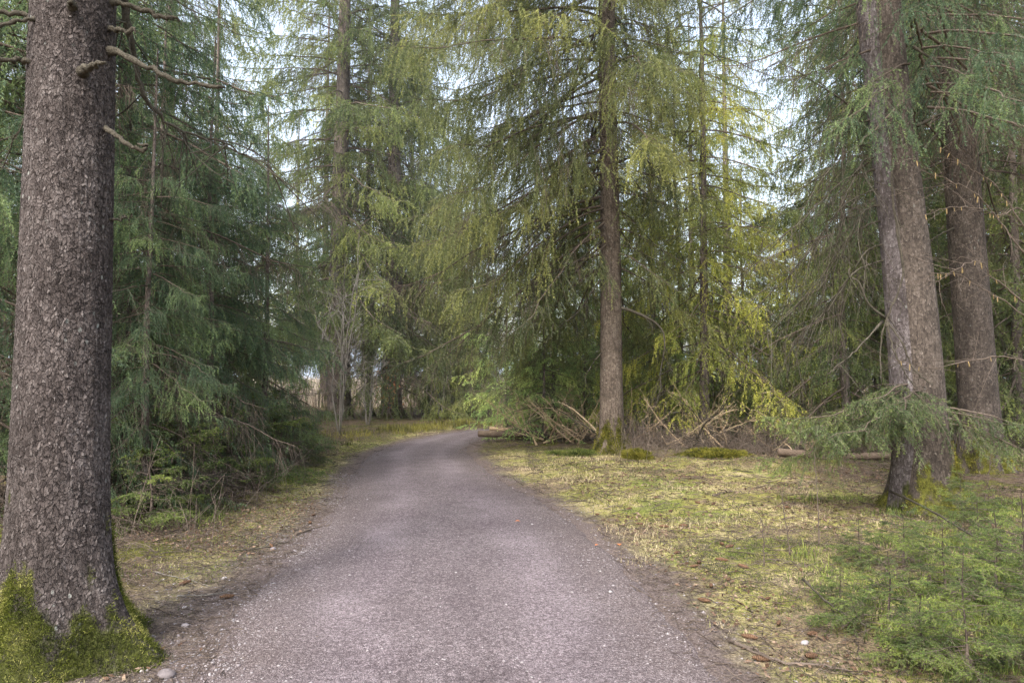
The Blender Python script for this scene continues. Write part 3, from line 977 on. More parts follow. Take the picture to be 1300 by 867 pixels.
near_kw = dict(nl=.033, nw=.0135, spn=.0082, sp2=.15, sp3=.105, l3=.30, hang=.72, sag=.45, e_lo=-.30, e_hi=.1)
proto('near_a', 'fol_dark', seed=201, z0=.4, z1=9.5, nb=92, Lf=lerpL(.5, 2.8, 9.5, 2.2), dead=.07, dead_low=.45, r_tr=lambda z: .12, **near_kw)
proto('near_b', 'fol_dark', seed=202, z0=.25, z1=9.5, nb=100, Lf=lerpL(.5, 2.5, 9.5, 2.2), dead=.07, dead_low=.28, r_tr=lambda z: .12, **near_kw)
mid_kw = dict(nl=.050, nw=.025, spn=.0135, sp2=.19, sp3=.145, l3=.36, hang=.75, sag=.45, e_lo=-.30, e_hi=.12)
proto('mid_a', 'fol_mid', seed=211, z0=.8, z1=14, nb=126, Lf=lerpL(1, 3.1, 14, 2.2), dead=.06, dead_low=.15, r_tr=lambda z: .15, **mid_kw)
proto('mid_b', 'fol_mid', seed=212, z0=2.9, z1=15, nb=132, Lf=lerpL(2, 3.5, 15, 2.7), dead=.06, dead_low=.2, r_tr=lambda z: .15, **mid_kw)
proto('mid_y', 'fol_yel_sunlit', seed=213, z0=1.7, z1=13, nb=130, Lf=lerpL(1, 2.9, 13, 1.8), dead=.06, dead_low=.1, r_tr=lambda z: .12, **dict(mid_kw, nl=.044, nw=.017, spn=.0125))
yk = dict(mid_kw, hang=.35, l3=.25, sag=.2, e_lo=-.15, e_hi=.5)
proto('young', 'fol_pale', seed=214, z0=.4, z1=6.3, nb=78, Lf=lerpL(.4, 1.9, 6.3, .15), dead=.02, dead_low=.05, r_tr=lambda z: .03, **yk)
far_kw = dict(nl=.12, nw=.065, spn=.045, sp2=.28, sp3=.22, l3=.45, hang=.8, sag=.4, e_lo=-.3, e_hi=.25, wood2=False)
proto('far_a', 'fol_mid', seed=221, z0=.8, z1=20, nb=140, Lf=lerpL(3, 3.2, 20, .3), dead=.08, dead_low=.2, r_tr=lambda z: .1, **far_kw)
proto('far_b', 'fol_dark', seed=222, z0=.8, z1=17, nb=120, Lf=lerpL(2, 2.9, 17, .3), dead=.1, dead_low=.2, r_tr=lambda z: .1, **far_kw)
proto('far_c', 'fol_yel_sunlit', seed=223, z0=3.4, z1=18, nb=120, Lf=lerpL(2, 2.6, 18, .3), dead=.12, dead_low=.2, r_tr=lambda z: .1, **dict(far_kw, sp2=.36, sp3=.26))


def trunk_proto(seed, r0, r1, H, mat, seg=28, rings=90, flare=.12, bend=.15):
    rg = np.random.default_rng(seed)
    b = rg.normal(0, bend, (2, 3)) * np.array([1, 1, 0])
    g, V, ms = trunk(seed, [np.array([0, 0, -.15]), b[0] * .5 + np.array([0, 0, H * .33]), b[1] * .5 + np.array([0, 0, H * .66]), np.array([0, 0, H])], r0, r1, flare=flare, fh=.25, lobes=5, seg=seg, rings=rings, moss_h=.35)
    return g.mesh('trunk', [mat], True)


TR = {'slim': trunk_proto(301, .13, .02, 13, MAT['bark_far']), 'thick': trunk_proto(302, .24, .03, 21, MAT['bark_far']), 'big': trunk_proto(304, .33, .10, 17, MAT['bark_far'], 36, 120, .14, .12), 'thin': trunk_proto(303, .05, .006, 6.6, MAT['bark_far'], 14, 40, .03, .04)}
NT = 0


def tree(px, Y, cr, tr, label, group=None, scale=1.0, rz=None, name='spruce_tree', ztr=1.0):
    global NT
    NT += 1
    x = (px - CX) / F * Y
    rz = R.uniform(0, 6.28) if rz is None else rz
    o = thing(name, label, 'tree', (x, Y, gz1(x, Y) - .02), rz, group, scale)
    link('trunk', TR[tr], o)
    link('crown', CR[cr], o)
    return o


# left grove
tree(150, 9.6, 'near_a', 'slim', 'dark spruce with dead lower boughs just right of the thick left trunk', rz=.4)
tree(35, 8.6, 'near_b', 'slim', 'dark spruce partly hidden by the thick left trunk', rz=2.0, scale=.72)
tree(-95, 7.4, 'near_a', 'slim', 'spruce at the left picture edge, outside the thick left trunk', rz=3.6, scale=.95)
tree(268, 13.0, 'near_b', 'slim', 'bushy dark spruce with skirts reaching the ground at the left path verge', rz=5.0, scale=.68)
tree(130, 14.5, 'near_a', 'slim', 'dark spruce deep in the left grove right behind the thick trunk', rz=1.1, scale=1.15)
tree(-10, 16, 'mid_a', 'slim', 'green spruce deep in the left grove behind the left picture edge')
tree(205, 19, 'mid_a', 'thick', 'tall spruce standing behind the left grove')
# left background
tree(432, 26, 'mid_b', 'big', 'tall spruce with bare thick trunk behind the grey shrub', scale=1.3, rz=.3)
tree(497, 27, 'mid_a', 'big', 'tall spruce with a beech shrub at its foot beside the far bend', scale=1.2, rz=2.2)
FAR = [(330, 30, 'far_a', 'slim', .8), (270, 34, 'far_b', 'thick', 1.0), (160, 30, 'far_a', 'thick', 1.0), (60, 28, 'far_b', 'thick', 1.1), (-60, 26, 'far_a', 'thick', 1.0),
       (375, 46, 'far_c', 'thick', .9), (412, 37, 'far_c', 'thick', 1.05), (465, 39, 'far_c', 'thick', 1.1), (520, 43, 'far_c', 'thick', 1.0), (568, 36, 'far_a', 'thick', .72), (590, 33, 'far_b', 'slim', .45), (605, 44, 'far_a', 'thick', .75),
       (660, 40, 'far_b', 'slim', .55), (700, 34, 'far_a', 'slim', .5), (745, 42, 'far_b', 'slim', .5), (790, 36, 'far_a', 'slim', .5), (830, 30, 'far_b', 'thick', .8), (880, 38, 'far_a', 'thick', 1.0), (925, 30, 'far_a', 'thick', .95),
        (1010, 46, 'far_c', 'slim', .9), (1048, 55, 'far_c', 'slim', 1.0), (1085, 32, 'far_b', 'thick', .9), (1130, 28, 'far_a', 'thick', .95), (1180, 34, 'far_b', 'thick', 1.0),
       (1235, 26, 'far_a', 'thick', 1.0), (1290, 30, 'far_b', 'thick', 1.0), (1350, 25, 'far_a', 'thick', 1.0), (1420, 28, 'far_b', 'thick', 1.0), (-150, 30, 'far_b', 'thick', 1.0)]
for px, Y, c, tr, s in FAR:
    if px < 640:
        lab, gr = 'distant spruce of the forest beyond the left grove and the far bend', 'distant spruces beyond the far bend'
    else:
        lab, gr = 'distant spruce of the forest behind the brushwood and clearing', 'distant spruces behind the clearing'
    tree(px, Y, c, tr, lab, gr, s)
for px, Y, c, s_, lab in [(200, 12.0, 'near_b', .62, 'half grown dark spruce crowding the gap right of the thick left trunk'), (265, 10.6, 'near_b', .52, 'low dark spruce spreading to the ground in front of the left grove'), (190, 8.2, 'near_b', .42, 'small dark spruce behind the verge right of the thick left trunk'),
                   (335, 12.6, 'near_b', .50, 'small bushy spruce at the verge where the left grove ends')]:
    tree(px, Y, c, 'slim', lab, None, s_)
tree(468, 29, 'mid_b', 'slim', 'slimmer spruce filling the gap between the two thick background trunks', scale=1.1)
tree(545, 32, 'mid_b', 'slim', 'spruce above the path end, right of the two thick background trunks', scale=.95)
# middle and right
tree(577, 30, 'mid_a', 'slim', 'dark green spruce at the far end of the bend', scale=.6)
tree(600, 27, 'mid_a', 'slim', 'dark spruce beside the far path end, left of the pale young spruce', scale=.62)
tree(842, 18.6, 'young', 'thin', 'young spruce behind the brush just right of the tall centre trunk', scale=.8)
tree(905, 18.8, 'young', 'thin', 'young spruce under the yellow boughs behind the brush', scale=.72)
tree(965, 17.9, 'young', 'thin', 'young spruce at the right end of the dry brush', scale=.62)
tree(1020, 16.8, 'young', 'thin', 'young spruce behind the grey log, left of the twin trunk', scale=.7)
tree(690, 17.6, 'young', 'thin', 'bright young spruce behind the peeled sticks left of the tall centre trunk', scale=.82)
tree(742, 18.2, 'young', 'thin', 'small bright young spruce touching the left side of the tall centre trunk', scale=.55)
tree(672, 25, 'young', 'thin', 'bright young spruce behind the pale one at the log end', scale=1.25)
tree(780, 18.5, 'young', 'thin', 'young spruce hidden behind the tall centre trunk', scale=.95)
tree(760, 26, 'mid_a', 'slim', 'green spruce behind the young spruces left of the centre trunk', scale=.55)
tree(860, 22, 'mid_a', 'slim', 'green spruce filling the gap right of the centre trunk', scale=.9)
tree(945, 19.5, 'mid_y', 'slim', 'half grown yellowish spruce behind the dry brush', scale=.58)
tree(703, 19.8, 'mid_a', 'slim', 'olive spruce with hanging boughs just left of the tall centre trunk', scale=.58)
tree(748, 20.8, 'mid_y', 'slim', 'low yellowish spruce directly left behind the tall centre trunk', scale=.6)
tree(1035, 22, 'mid_a', 'slim', 'green spruce left behind the twin trunk boughs', scale=.5)
tree(1110, 20, 'mid_a', 'slim', 'green spruce hidden behind the twin trunk', scale=.75)
tree(1225, 18, 'mid_a', 'slim', 'green spruce straight behind the far right trunk', scale=.9)
tree(1330, 19, 'mid_b', 'slim', 'spruce in the far corner behind the right picture edge')
tree(643, 21.5, 'young', 'thin', 'pale green young spruce with thin dark stem behind the log end', rz=.2)
tree(690, 19.5, 'young', 'thin', 'pale young spruce between the log end and the tall centre trunk', rz=1.4, scale=.95)
tree(730, 24, 'young', 'thin', 'young spruce just left of the tall centre trunk, farther back', rz=2.9, scale=1.05)
tree(828, 21, 'mid_y', 'slim', 'yellowish spruce right behind the tall centre trunk', rz=.8, scale=.62)
tree(893, 16.3, 'mid_y', 'slim', 'yellow green spruce with drooping sunlit boughs right of the tall centre trunk', rz=2.3, scale=.97)
tree(1000, 19, 'mid_a', 'slim', 'green spruce with a low bushy crown behind the dry brush', rz=.5, scale=.46)
tree(1075, 15, 'mid_a', 'slim', 'spruce with brown drooping boughs left of the twin trunk', rz=3.3, scale=.8)
tree(1165, 19, 'mid_b', 'slim', 'spruce behind the gap between the twin trunk and the far right trunk')
tree(1290, 15.5, 'mid_a', 'slim', 'green spruce at the right picture edge behind the catkin hazel', rz=1.9)


def hero(name_label, base_px, Y, axis_px, r0, r1, mat, cr_kw, fol, seg=110, rings=420, flare=.14, fh=.3, moss_h=.5, nmoss=12000, seed=1, mossmat='moss_yel', mat2=None):
    bx = (base_px - CX) / F * Y
    B = np.array([bx, Y, gz1(bx, Y) - .02])
    t = thing('spruce_tree', name_label, 'tree', B)
    pts = [np.array([0, 0, -.15])] + [at(px, py, Y) - B for px, py in axis_px]
    last = pts[-1] - pts[-2]
    pts.append(pts[-1] + last / last[2] * 6)
    g, V, ms = trunk(seed, pts, r0, r1, flare=flare, fh=fh, seg=seg, rings=rings, moss_h=moss_h, rough=.012)
    link('trunk', g.mesh('trunk', [mat], True), t)
    if nmoss:
        g = moss_fur(seed + 1, V, ms, nmoss, .02 * Y / 10, .0045 * Y / 10, .5, moss_h * 2 + .2)
        link('moss', g.mesh('moss', [MAT[mossmat]]), t)
    if cr_kw:
        g = crown(**cr_kw)
        c = link('crown', g.mesh('crown', [MAT[fol], MAT['twig']]), t)
        pt = pts
    return t, B


# tall centre spruce
t_c, CB = hero('tall straight spruce with mossy yellow foot standing right of the path, before the brushwood', 776, 14.4, [(776, 470), (775, 300), (771, 100), (770, -40)], .245, .12, MAT['bark_grey'],
               dict(mid_kw, seed=402, z0=3.8, z1=13, nb=158, Lf=lerpL(4, 3.9, 13, 3.4), dead=.06, dead_low=.22, avoid=.3, lop=.5, r_tr=lambda z: .18, nl=.040, nw=.0165, spn=.0100, sp3=.125, l3=.50, sag=.6, base_tint=.38), 'fol_olive', seed=41)
cb = lambda pts, r0, r1, **k: add_branch(t_c, CB, [at(px, py, Y) for px, py, Y in pts], r0, r1, MAT['deadwood'], **k)
cb([(772, 345, 14.4), (755, 365, 14.1), (735, 395, 13.9), (712, 412, 13.7)], .030, .008, seed=20, twigs=14, tl=.6, tr=.007, hang=.5)
cb([(778, 388, 14.4), (810, 398, 14.2), (838, 415, 14.1), (844, 440, 14.0), (838, 475, 14.0), (842, 500, 14.)], .035, .008, seed=21, twigs=12, tl=.6, tr=.008, hang=.4)
cb([(770, 440, 14.4), (755, 458, 14.2), (742, 480, 14.1)], .020, .006, seed=22, twigs=6, tl=.35, tr=.006)
cb([(770, 300, 14.4), (735, 330, 13.9), (700, 350, 13.6), (665, 362, 13.4)], .026, .006, seed=23, twigs=18, tl=.7, tr=.006, hang=.7)
cb([(772, 250, 14.4), (740, 215, 14.0), (705, 240, 13.7), (690, 290, 13.5)], .03, .008, seed=24, twigs=18, tl=.7, tr=.006, hang=.8)
cb([(776, 210, 14.4), (810, 200, 14.1), (850, 222, 13.9), (900, 238, 13.7)], .03, .006, seed=25, twigs=16, tl=.6, tr=.006, hang=.6)

# twin-stemmed spruce on the right
t_t, TB = hero('thick leaning twin trunk spruce with hanging dead boughs at the right of the clearing', 1172, 8.3, [(1172, 600), (1163, 450), (1148, 300), (1127, 120), (1113, -60)], .29, .17, MAT['bark_red'],
               dict(dict(near_kw, nl=.026, nw=.010, spn=.0062), seed=412, z0=4.6, z1=9.5, nb=92, Lf=lerpL(4, 1.9, 9, 2.4), dead=.08, dead_low=.25, r_tr=lambda z: .2), 'fol_dark', seg=170, rings=520, flare=.24, moss_h=.55, seed=43)
p2 = [at(px, py, 8.25) - TB for px, py in ((1155, 640), (1152, 560), (1146, 450), (1134, 300), (1115, 130), (1103, 20), (1094, -80))]
p2[0][2] = -.1
g, V, ms = trunk(45, p2, .175, .12, flare=.06, fh=.3, seg=110, rings=420, moss_h=.2, rough=.014)
link('second_stem', g.mesh('second_stem', [MAT['bark_purple']], True), t_t)
tb = lambda pts, r0, r1, **k: add_branch(t_t, TB, [at(px, py, Y) for px, py, Y in pts], r0, r1, MAT['deadwood'], **k)
tb([(1126, 85, 8.3), (1132, 100, 8.05), (1137, 150, 7.9), (1132, 230, 7.85), (1140, 300, 7.8), (1147, 345, 7.8), (1132, 390, 7.8), (1124, 410, 7.8), (1118, 440, 7.8), (1119, 490, 7.8)], .019, .008, seed=30, twigs=10, tl=.5, tr=.006, K=40)
tb([(1125, 410, 7.8), (1135, 445, 7.75), (1150, 475, 7.75), (1165, 495, 7.75)], .012, .006, seed=31, twigs=6, tl=.35, tr=.004)
tb([(1126, 408, 7.8), (1145, 435, 7.75), (1160, 468, 7.75), (1185, 490, 7.75)], .011, .005, seed=32, twigs=6, tl=.3, tr=.004)
tb([(1124, 404, 7.85), (1102, 385, 7.8), (1092, 360, 7.8), (1078, 350, 7.8), (1082, 335, 7.8)], .014, .007, seed=33, twigs=4, tl=.3, tr=.004)
tb([(1120, 408, 7.9), (1100, 430, 7.6), (1075, 455, 7.4), (1050, 475, 7.3)], .013, .005, seed=34, twigs=8, tl=.4, tr=.004)
for k, (x0, y0, x1, y1) in enumerate([(1110, 215, 950, 330), (1112, 240, 940, 410), (1112, 180, 1000, 250), (1115, 280, 970, 430), (1118, 310, 1030, 420), (1116, 330, 1000, 440), (1108, 150, 985, 75), (1110, 260, 1045, 360), (1114, 200, 1020, 330)]):
    dy = y1 - y0
    ax = np.interp(y0, [20, 130, 300, 450], [1097, 1108, 1126, 1137])
    tb([(ax, y0, 8.25), (ax - 18, y0 + 4, 8.2), (x0 * .72 + x1 * .28, y0 + dy * .2 - 5, 8.0 - .1 * (k % 3)), (x0 * .4 + x1 * .6, y0 + dy * .6, 7.8 + .2 * (k % 2)), (x1, y1, 7.6 + .3 * (k % 3))], .013, .004, seed=60 + k, twigs=26, tl=.75, tr=.0045, hang=.85)
tb([(1160, 60, 8.2), (1200, 85, 8.0), (1240, 105, 7.8), (1305, 130, 7.7)], .014, .006, seed=71, twigs=8, tl=.4, tr=.003)
tb([(1165, 160, 8.3), (1205, 140, 8.5), (1255, 120, 8.8)], .016, .006, seed=72, twigs=6, tl=.4, tr=.003)
tb([(1172, 190, 8.3), (1190, 170, 8.5), (1215, 150, 8.8)], .014, .006, seed=73, twigs=6, tl=.4, tr=.003)
# the green bough hanging low in front of the twin trunk
g = crown(414, 1.20, 1.48, 10, lambda z: 1.65, nl=.028, nw=.0085, spn=.0055, sp2=.075, sp3=.05, l3=.16, hang=.5, sag=.55, e_lo=-.05, e_hi=.10, dead=.0, r_tr=lambda z: .2, phis=(3.35, 4.5), wood3=True, base_tint=.38, l2f=.36)
link('low_bough', g.mesh('low_bough', [MAT['fol_bough'], MAT['twig']]), t_t)
g = crown(415, 1.0, 1.25, 4, lambda z: 1.1, nl=.028, nw=.0085, spn=.0055, sp2=.075, sp3=.05, l3=.16, hang=.5, sag=.45, e_lo=-.1, e_hi=.0, dead=.0, r_tr=lambda z: .2, phis=(4.7, 5.6), wood3=True, base_tint=.38, l2f=.36)
link('low_bough', g.mesh('low_bough', [MAT['fol_bough'], MAT['twig']]), t_t)

# far right trunk
t_r, RB = hero('thick straight brown spruce trunk farther right, behind the catkin hazel', 1246, 11.6, [(1240, 480), (1226, 290), (1214, 120), (1204, -40)], .30, .2, MAT['bark_red'],
               dict(near_kw, seed=422, z0=4.9, z1=10, nb=64, Lf=lerpL(4, 2.3, 9, 2.4), dead=.2, dead_low=.4, r_tr=lambda z: .25, nl=.05, nw=.02, spn=.015), 'fol_dark', seg=130, rings=420, flare=.16, moss_h=.4, seed=47)
rb = lambda pts, r0, r1, **k: add_branch(t_r, RB, [at(px, py, Y) for px, py, Y in pts], r0, r1, MAT['deadwood'], **k)
for k, (x0, y0, x1, y1) in enumerate([(1232, 170, 1320, 155), (1235, 200, 1320, 180), (1238, 225, 1310, 205), (1195, 130, 1150, 100), (1210, 290, 1165, 320), (1205, 230, 1170, 250)]):
    rb([(x0, y0, 11.5), ((x0 + x1) / 2, (y0 + y1) / 2 - 4, 11.2), (x1, y1, 11.0)], .014, .004, seed=80 + k, twigs=14, tl=.6, tr=.004, hang=.6)

# ------------------------------------------------------------------ saplings in the right foreground
SK = dict(rb=(.0022, .0040), nl=.019, nw=.0052, spn=.0031, sp2=.045, sp3=.036, l3=.10, hang=.12, sag=.15, e_lo=-.05, e_hi=.55, dead=.0, dead_low=.15, droop=.12, wood3=True, base_tint=.45, l2f=.5)
g = crown(501, .12, 1.0, 26, lerpL(.12, .75, 1.0, .12), r_tr=lambda z: .01, **SK)
sap_a = g.mesh('crown', [MAT['fol_young'], MAT['twig']])
g = crown(502, .08, .62, 22, lerpL(.08, .62, .62, .10), r_tr=lambda z: .01, **SK)
sap_b = g.mesh('crown', [MAT['fol_young'], MAT['twig']])
g = crown(503, .06, .8, 24, lerpL(.08, .8, .8, .12), r_tr=lambda z: .01, **dict(SK, dead_low=.6))
sap_c = g.mesh('crown', [MAT['fol_young'], MAT['twig']])
sap_tr = trunk_proto(504, .014, .003, 1.1, MAT['twig'], 10, 24, .006, .03)


def sapling(px, Y, me, label, scale, rz, group=None):
    x = (px - CX) / F * Y
    o = thing('spruce_sapling', label, 'sapling', (x, Y, gz1(x, Y)), rz, group, scale)
    tk = link('trunk', sap_tr, o)
    if me is not sap_a:
        tk.scale = (1, 1, .65)
    link('crown', me, o)
    return o


sapling(1215, 3.75, sap_a, 'feathery spruce sapling with dark stem in the bottom right corner', 0.595, .3)
sapling(1290, 4.3, sap_a, 'taller feathery sapling at the right picture edge behind the corner one', 0.700, 1.8)
sapling(1120, 4.4, sap_b, 'low spreading spruce sapling nearest the path verge', 0.700, 2.6)
sapling(1190, 5.0, sap_c, 'bushy sapling half way between the corner and the twin trunk', 0.665, .9)
sapling(1290, 5.6, sap_b, 'small sapling under the far right trunk', 0.840, 4.0)
sapling(1235, 6.6, sap_c, 'spruce sapling at the foot of the twin trunk', 0.630, 5.0)
sapling(1160, 3.9, sap_b, 'low sapling in front of the corner sapling, beside the long pale twig', 0.560, 5.5)
sapling(1255, 5.0, sap_b, 'spreading sapling behind the corner one, among green shoots', 0.805, 3.2)
sapling(1140, 5.7, sap_c, 'sapling in the green shoots just before the twin trunk', 0.595, 2.2)
sapling(1060, 4.9, sap_b, 'small sapling nearest the clearing, in the moss', 0.434, 4.4)
sapling(1215, 7.3, sap_a, 'sapling hiding the right side of the twin trunk foot', 0.525, 1.0)
sapling(1330, 3.6, sap_c, 'sapling just cut by the right picture edge', 0.630, 3.0)
sapling(1085, 6.0, sap_b, 'tiny dark sapling in the moss left of the twin trunk', 0.490, 1.2)

sapling(196, 7.6, sap_b, 'low sapling on the left verge, nearest the thick left trunk', 1.25, 1.5)
sapling(235, 8.6, sap_c, 'bushy sapling on the left verge under the first dark boughs', 1.5, 3.1)
sapling(160, 8.4, sap_a, 'sapling half hidden by the right side of the thick left trunk', 1.3, .2)
sapling(275, 9.8, sap_b, 'spreading sapling in the dry twigs of the left verge', 1.8, 4.1)
sapling(318, 11.2, sap_c, 'sapling on the left verge half way to the bend', 1.7, 5.2)
sapling(350, 13.2, sap_a, 'tallest sapling of the left verge, before the dark leafless bush', 1.6, 2.4)
sapling(292, 11.6, sap_a, 'sapling under the boughs behind the left verge', 1.7, .9)
sapling(372, 14.6, sap_b, 'small sapling on the left verge beside the dark leafless bush', 1.5, 3.7)

# bare sapling stems standing in the clearing
def stem(px, py_base, py_top, label, seed, lean=0):
    b = gp(px, py_base)
    tp = at(px + lean, py_top, b[1])
    o = link('bare_sapling', branch_mesh([np.zeros(3), (tp - b) * .5 + np.array([.01, 0, 0]), tp - b], .007, .003, MAT['twig'], twigs=8, tl=.14, tr=.002, hang=-.3, seed=seed), None, (b[0], b[1], gz1(b[0], b[1]) - .01))
    return tag(o, label, 'sapling')


stem(1040, 705, 585, 'tallest bare twiggy stem in the moss left of the twin trunk', 1, -6)
stem(970, 725, 660, 'bare dark stem standing nearest the path on the clearing', 2, -4)
stem(1003, 710, 630, 'thin bare stem between the tallest one and the one nearest the path', 3, -12)
stem(1250, 645, 560, 'leaning bare stem between the twin trunk and the far right trunk', 4, 10)

# ------------------------------------------------------------------ shrubs
def shrub(name, label, cat, loc, n, h, spread, mat, seed, r=.008, twigs=9, tl=.5):
    rg = np.random.default_rng(seed)
    o = thing(name, label, cat, loc)
    for k in range(n):
        a = rg.uniform(0, 6.28)
        sp = spread * rg.uniform(.3, 1)
        hh = h * rg.uniform(.55, 1)
        d = np.array([math.cos(a), math.sin(a), 0])
        pts = [d * .05 * rg.random() - np.array([0, 0, .03]), d * sp * .3 + np.array([0, 0, hh * .4]), d * sp * .6 + np.array([0, 0, hh * .75]) + rg.normal(0, .08, 3), d * sp + np.array([0, 0, hh])]
        link('stem', branch_mesh(pts, r, r * .35, mat, twigs=twigs, tl=tl, tr=r * .4, hang=-.15, seed=seed + k, wob=.02, tint=.55), o)
    return o


def gl(px, Y):
    x = (px - CX) / F * Y
    return (x, Y, gz1(x, Y))


shrub('bare_shrub', 'grey leafless shrub with forked pale stems before the left tall trunk', 'shrub', gl(432, 19), 7, 4.6, 1.3, MAT['grey_twig'], 601, .022, 16, 1.1)
shrub('bare_shrub', 'dark leafless bush at the left verge where the path starts to bend', 'shrub', gl(398, 15.2), 6, 1.5, .6, MAT['twig'], 621, .010, 10, .5)
shrub('bare_shrub', 'leafless grey shrub with thin pale twigs at the edge of the left grove', 'shrub', gl(372, 17.5), 7, 3.6, 1.0, MAT['grey_twig'], 641, .016, 14, .9)
shrub('bare_shrub', 'pale twiggy shrub between the two tall background trunks', 'shrub', gl(468, 23), 6, 2.8, 1.1, MAT['grey_twig'], 661, .014, 12, .8)
shrub('bare_shrub', 'thin leafless bush on the far side of the path bend', 'shrub', gl(560, 26), 6, 2.6, 1.1, MAT['grey_twig'], 681, .014, 12, .8)
bs = thing('beech_shrub', 'small shrub holding orange brown dry leaves beside a tall background trunk', 'shrub', gl(492, 25.6))
link('stem', branch_mesh([np.zeros(3), np.array([.05, 0, .8]), np.array([.1, 0, 1.6])], .015, .005, MAT['twig'], twigs=10, tl=.5, tr=.005, hang=-.2, seed=7), bs)
rg = np.random.default_rng(9)
n = 220
c = np.array([.05, 0, 1.15]) + rg.normal(0, 1, (n, 3)) * np.array([.26, .26, .38])
e1, e2 = unit(rg.normal(size=(n, 3))) * .05, unit(rg.normal(size=(n, 3))) * .03
g = Geo()
g.add(np.stack([c - e1, c + e2, c + e1, c - e2], 1), np.arange(4 * n).reshape(-1, 4), 0, np.repeat(rg.random(n), 4))
link('leaves', g.mesh('leaves', [MAT['leaf']]), bs)

# hazel with catkins, its branches reaching in from the right
HB = np.array([5.0, 6.6, 0.0])
hz = thing('hazel_shrub', 'bare hazel with hanging yellow catkins reaching in from the right', 'shrub', (HB[0], HB[1], gz1(HB[0], HB[1]) - .02))
rg = np.random.default_rng(77)
cat_mesh = None
HBR = [[(1420, 500), (1300, 398), (1258, 362), (1238, 345), (1190, 372)], [(1420, 480), (1290, 320), (1245, 265), (1200, 240), (1160, 215)], [(1420, 470), (1300, 300), (1265, 250), (1230, 225), (1195, 200)],
       [(1420, 520), (1310, 420), (1250, 380), (1215, 362), (1180, 360)], [(1420, 540), (1300, 470), (1240, 470), (1180, 480), (1140, 470)], [(1420, 460), (1310, 290), (1270, 285), (1220, 275), (1175, 285)]]
hs = np.linspace(0, 1, 8)
g = Geo()
P = np.stack([np.zeros(8), np.zeros(8), -hs * .055], -1)
tubes(g, P[None], np.array([[.002, .0042, .0046, .0046, .0046, .0044, .0038, .001]]), 6, 0, .5)
cat_mesh = g.mesh('catkin', [MAT['catkin']], True)
for k, pts in enumerate(HBR):
    W = [HB, HB * .5 + at(*pts[0], 6.7) * .5 + np.array([.1, 0, .3])] + [at(px, py, 6.6 - .12 * i + .1 * k) for i, (px, py) in enumerate(pts)]
    me = branch_mesh([np.asarray(p) - HB for p in W], .014, .0022, MAT['twig'], twigs=22, tl=.45, tr=.0026, hang=.1, seed=800 + k, K=44, wob=.008)
    link('branch', me, hz)
    C = curve_pts([np.asarray(p) - HB for p in W], 60)
    for i in rg.integers(30, 60, 7):
        o = link('catkin', cat_mesh, hz)
        o.location = C[i] 
        o.rotation_euler = (rg.normal(0, .12), rg.normal(0, .12), 0)
        s = rg.uniform(.7, 1.15)
        o.scale = (s, s, s)

# ------------------------------------------------------------------ fallen logs and cut branches
def log(label, a, b, r0, r1, mat, ribs=0, seed=0, ribmat=None, rh=(.5, 1.2)):
    rg = np.random.default_rng(seed)
    a, b = np.asarray(a, float), np.asarray(b, float)
    o = thing('fallen_log', label, 'log', a)
    d = b - a
    pts = [np.zeros(3), d * .33 + rg.normal(0, .04, 3), d * .66 + rg.normal(0, .04, 3), d]
    P = curve_pts(pts, 60)
    g = Geo()
    tubes(g, P[None], (np.linspace(r0, r1, 60) * (1 + .04 * rg.normal(size=60)))[None], 14, 0, np.array([.12]), cap=True)
    me = g.mesh('stem', [mat], True)
    link('stem', me, o)
    for k in range(ribs):
        u = rg.uniform(.06, .97)
        p = P[int(u * 59)]
        h = rg.uniform(*rh)
        sx = rg.normal(0, .20)
        cur = rg.normal(.05, .15)
        q = [p, p + np.array([sx * .4 + cur * .3, rg.normal(0, .1), h * .5]), p + np.array([sx + cur, rg.normal(0, .2), h]), p + np.array([sx * 1.5 + cur * .4, rg.normal(0, .3), h * rg.uniform(.9, 1.25)])]
        link('branch', branch_mesh(q, .014, .006, ribmat or MAT['ochre'], twigs=3, tl=.3, tr=.006, hang=0, seed=seed + k, K=14, tint=rg.uniform(.2, .8), wob=.01), o)
    return o


ga = lambda px, Y, z: np.array([(px - CX) / F * Y, Y, z])
log('long fallen log with peeled branches sticking up, its cut end by the path bend', ga(608, 18.0, .20), ga(965, 16.3, .16), .085, .05, MAT['log'], 34, 900, ribmat=MAT['ochre'], rh=(.35, 1.05))
log('short thin log lying behind the end of the long log', ga(622, 19.0, .26), ga(694, 18.6, .34), .06, .04, MAT['ochre'], 4, 940, rh=(.5, .95))
log('grey log lying behind the low green bough', ga(985, 13.4, .22), ga(1128, 13.0, .20), .075, .06, MAT['log'], 3, 950, rh=(.1, .25))
log('pale weathered log on the ground at the right picture edge', ga(1255, 12.8, .22), ga(1360, 12.0, .24), .10, .09, MAT['log'], 0, 960)
log('thin mossy log behind the tall centre trunk', ga(720, 17.4, .12), ga(1010, 15.6, .14), .05, .04, MAT['deadwood'], 10, 970, rh=(.3, .8))

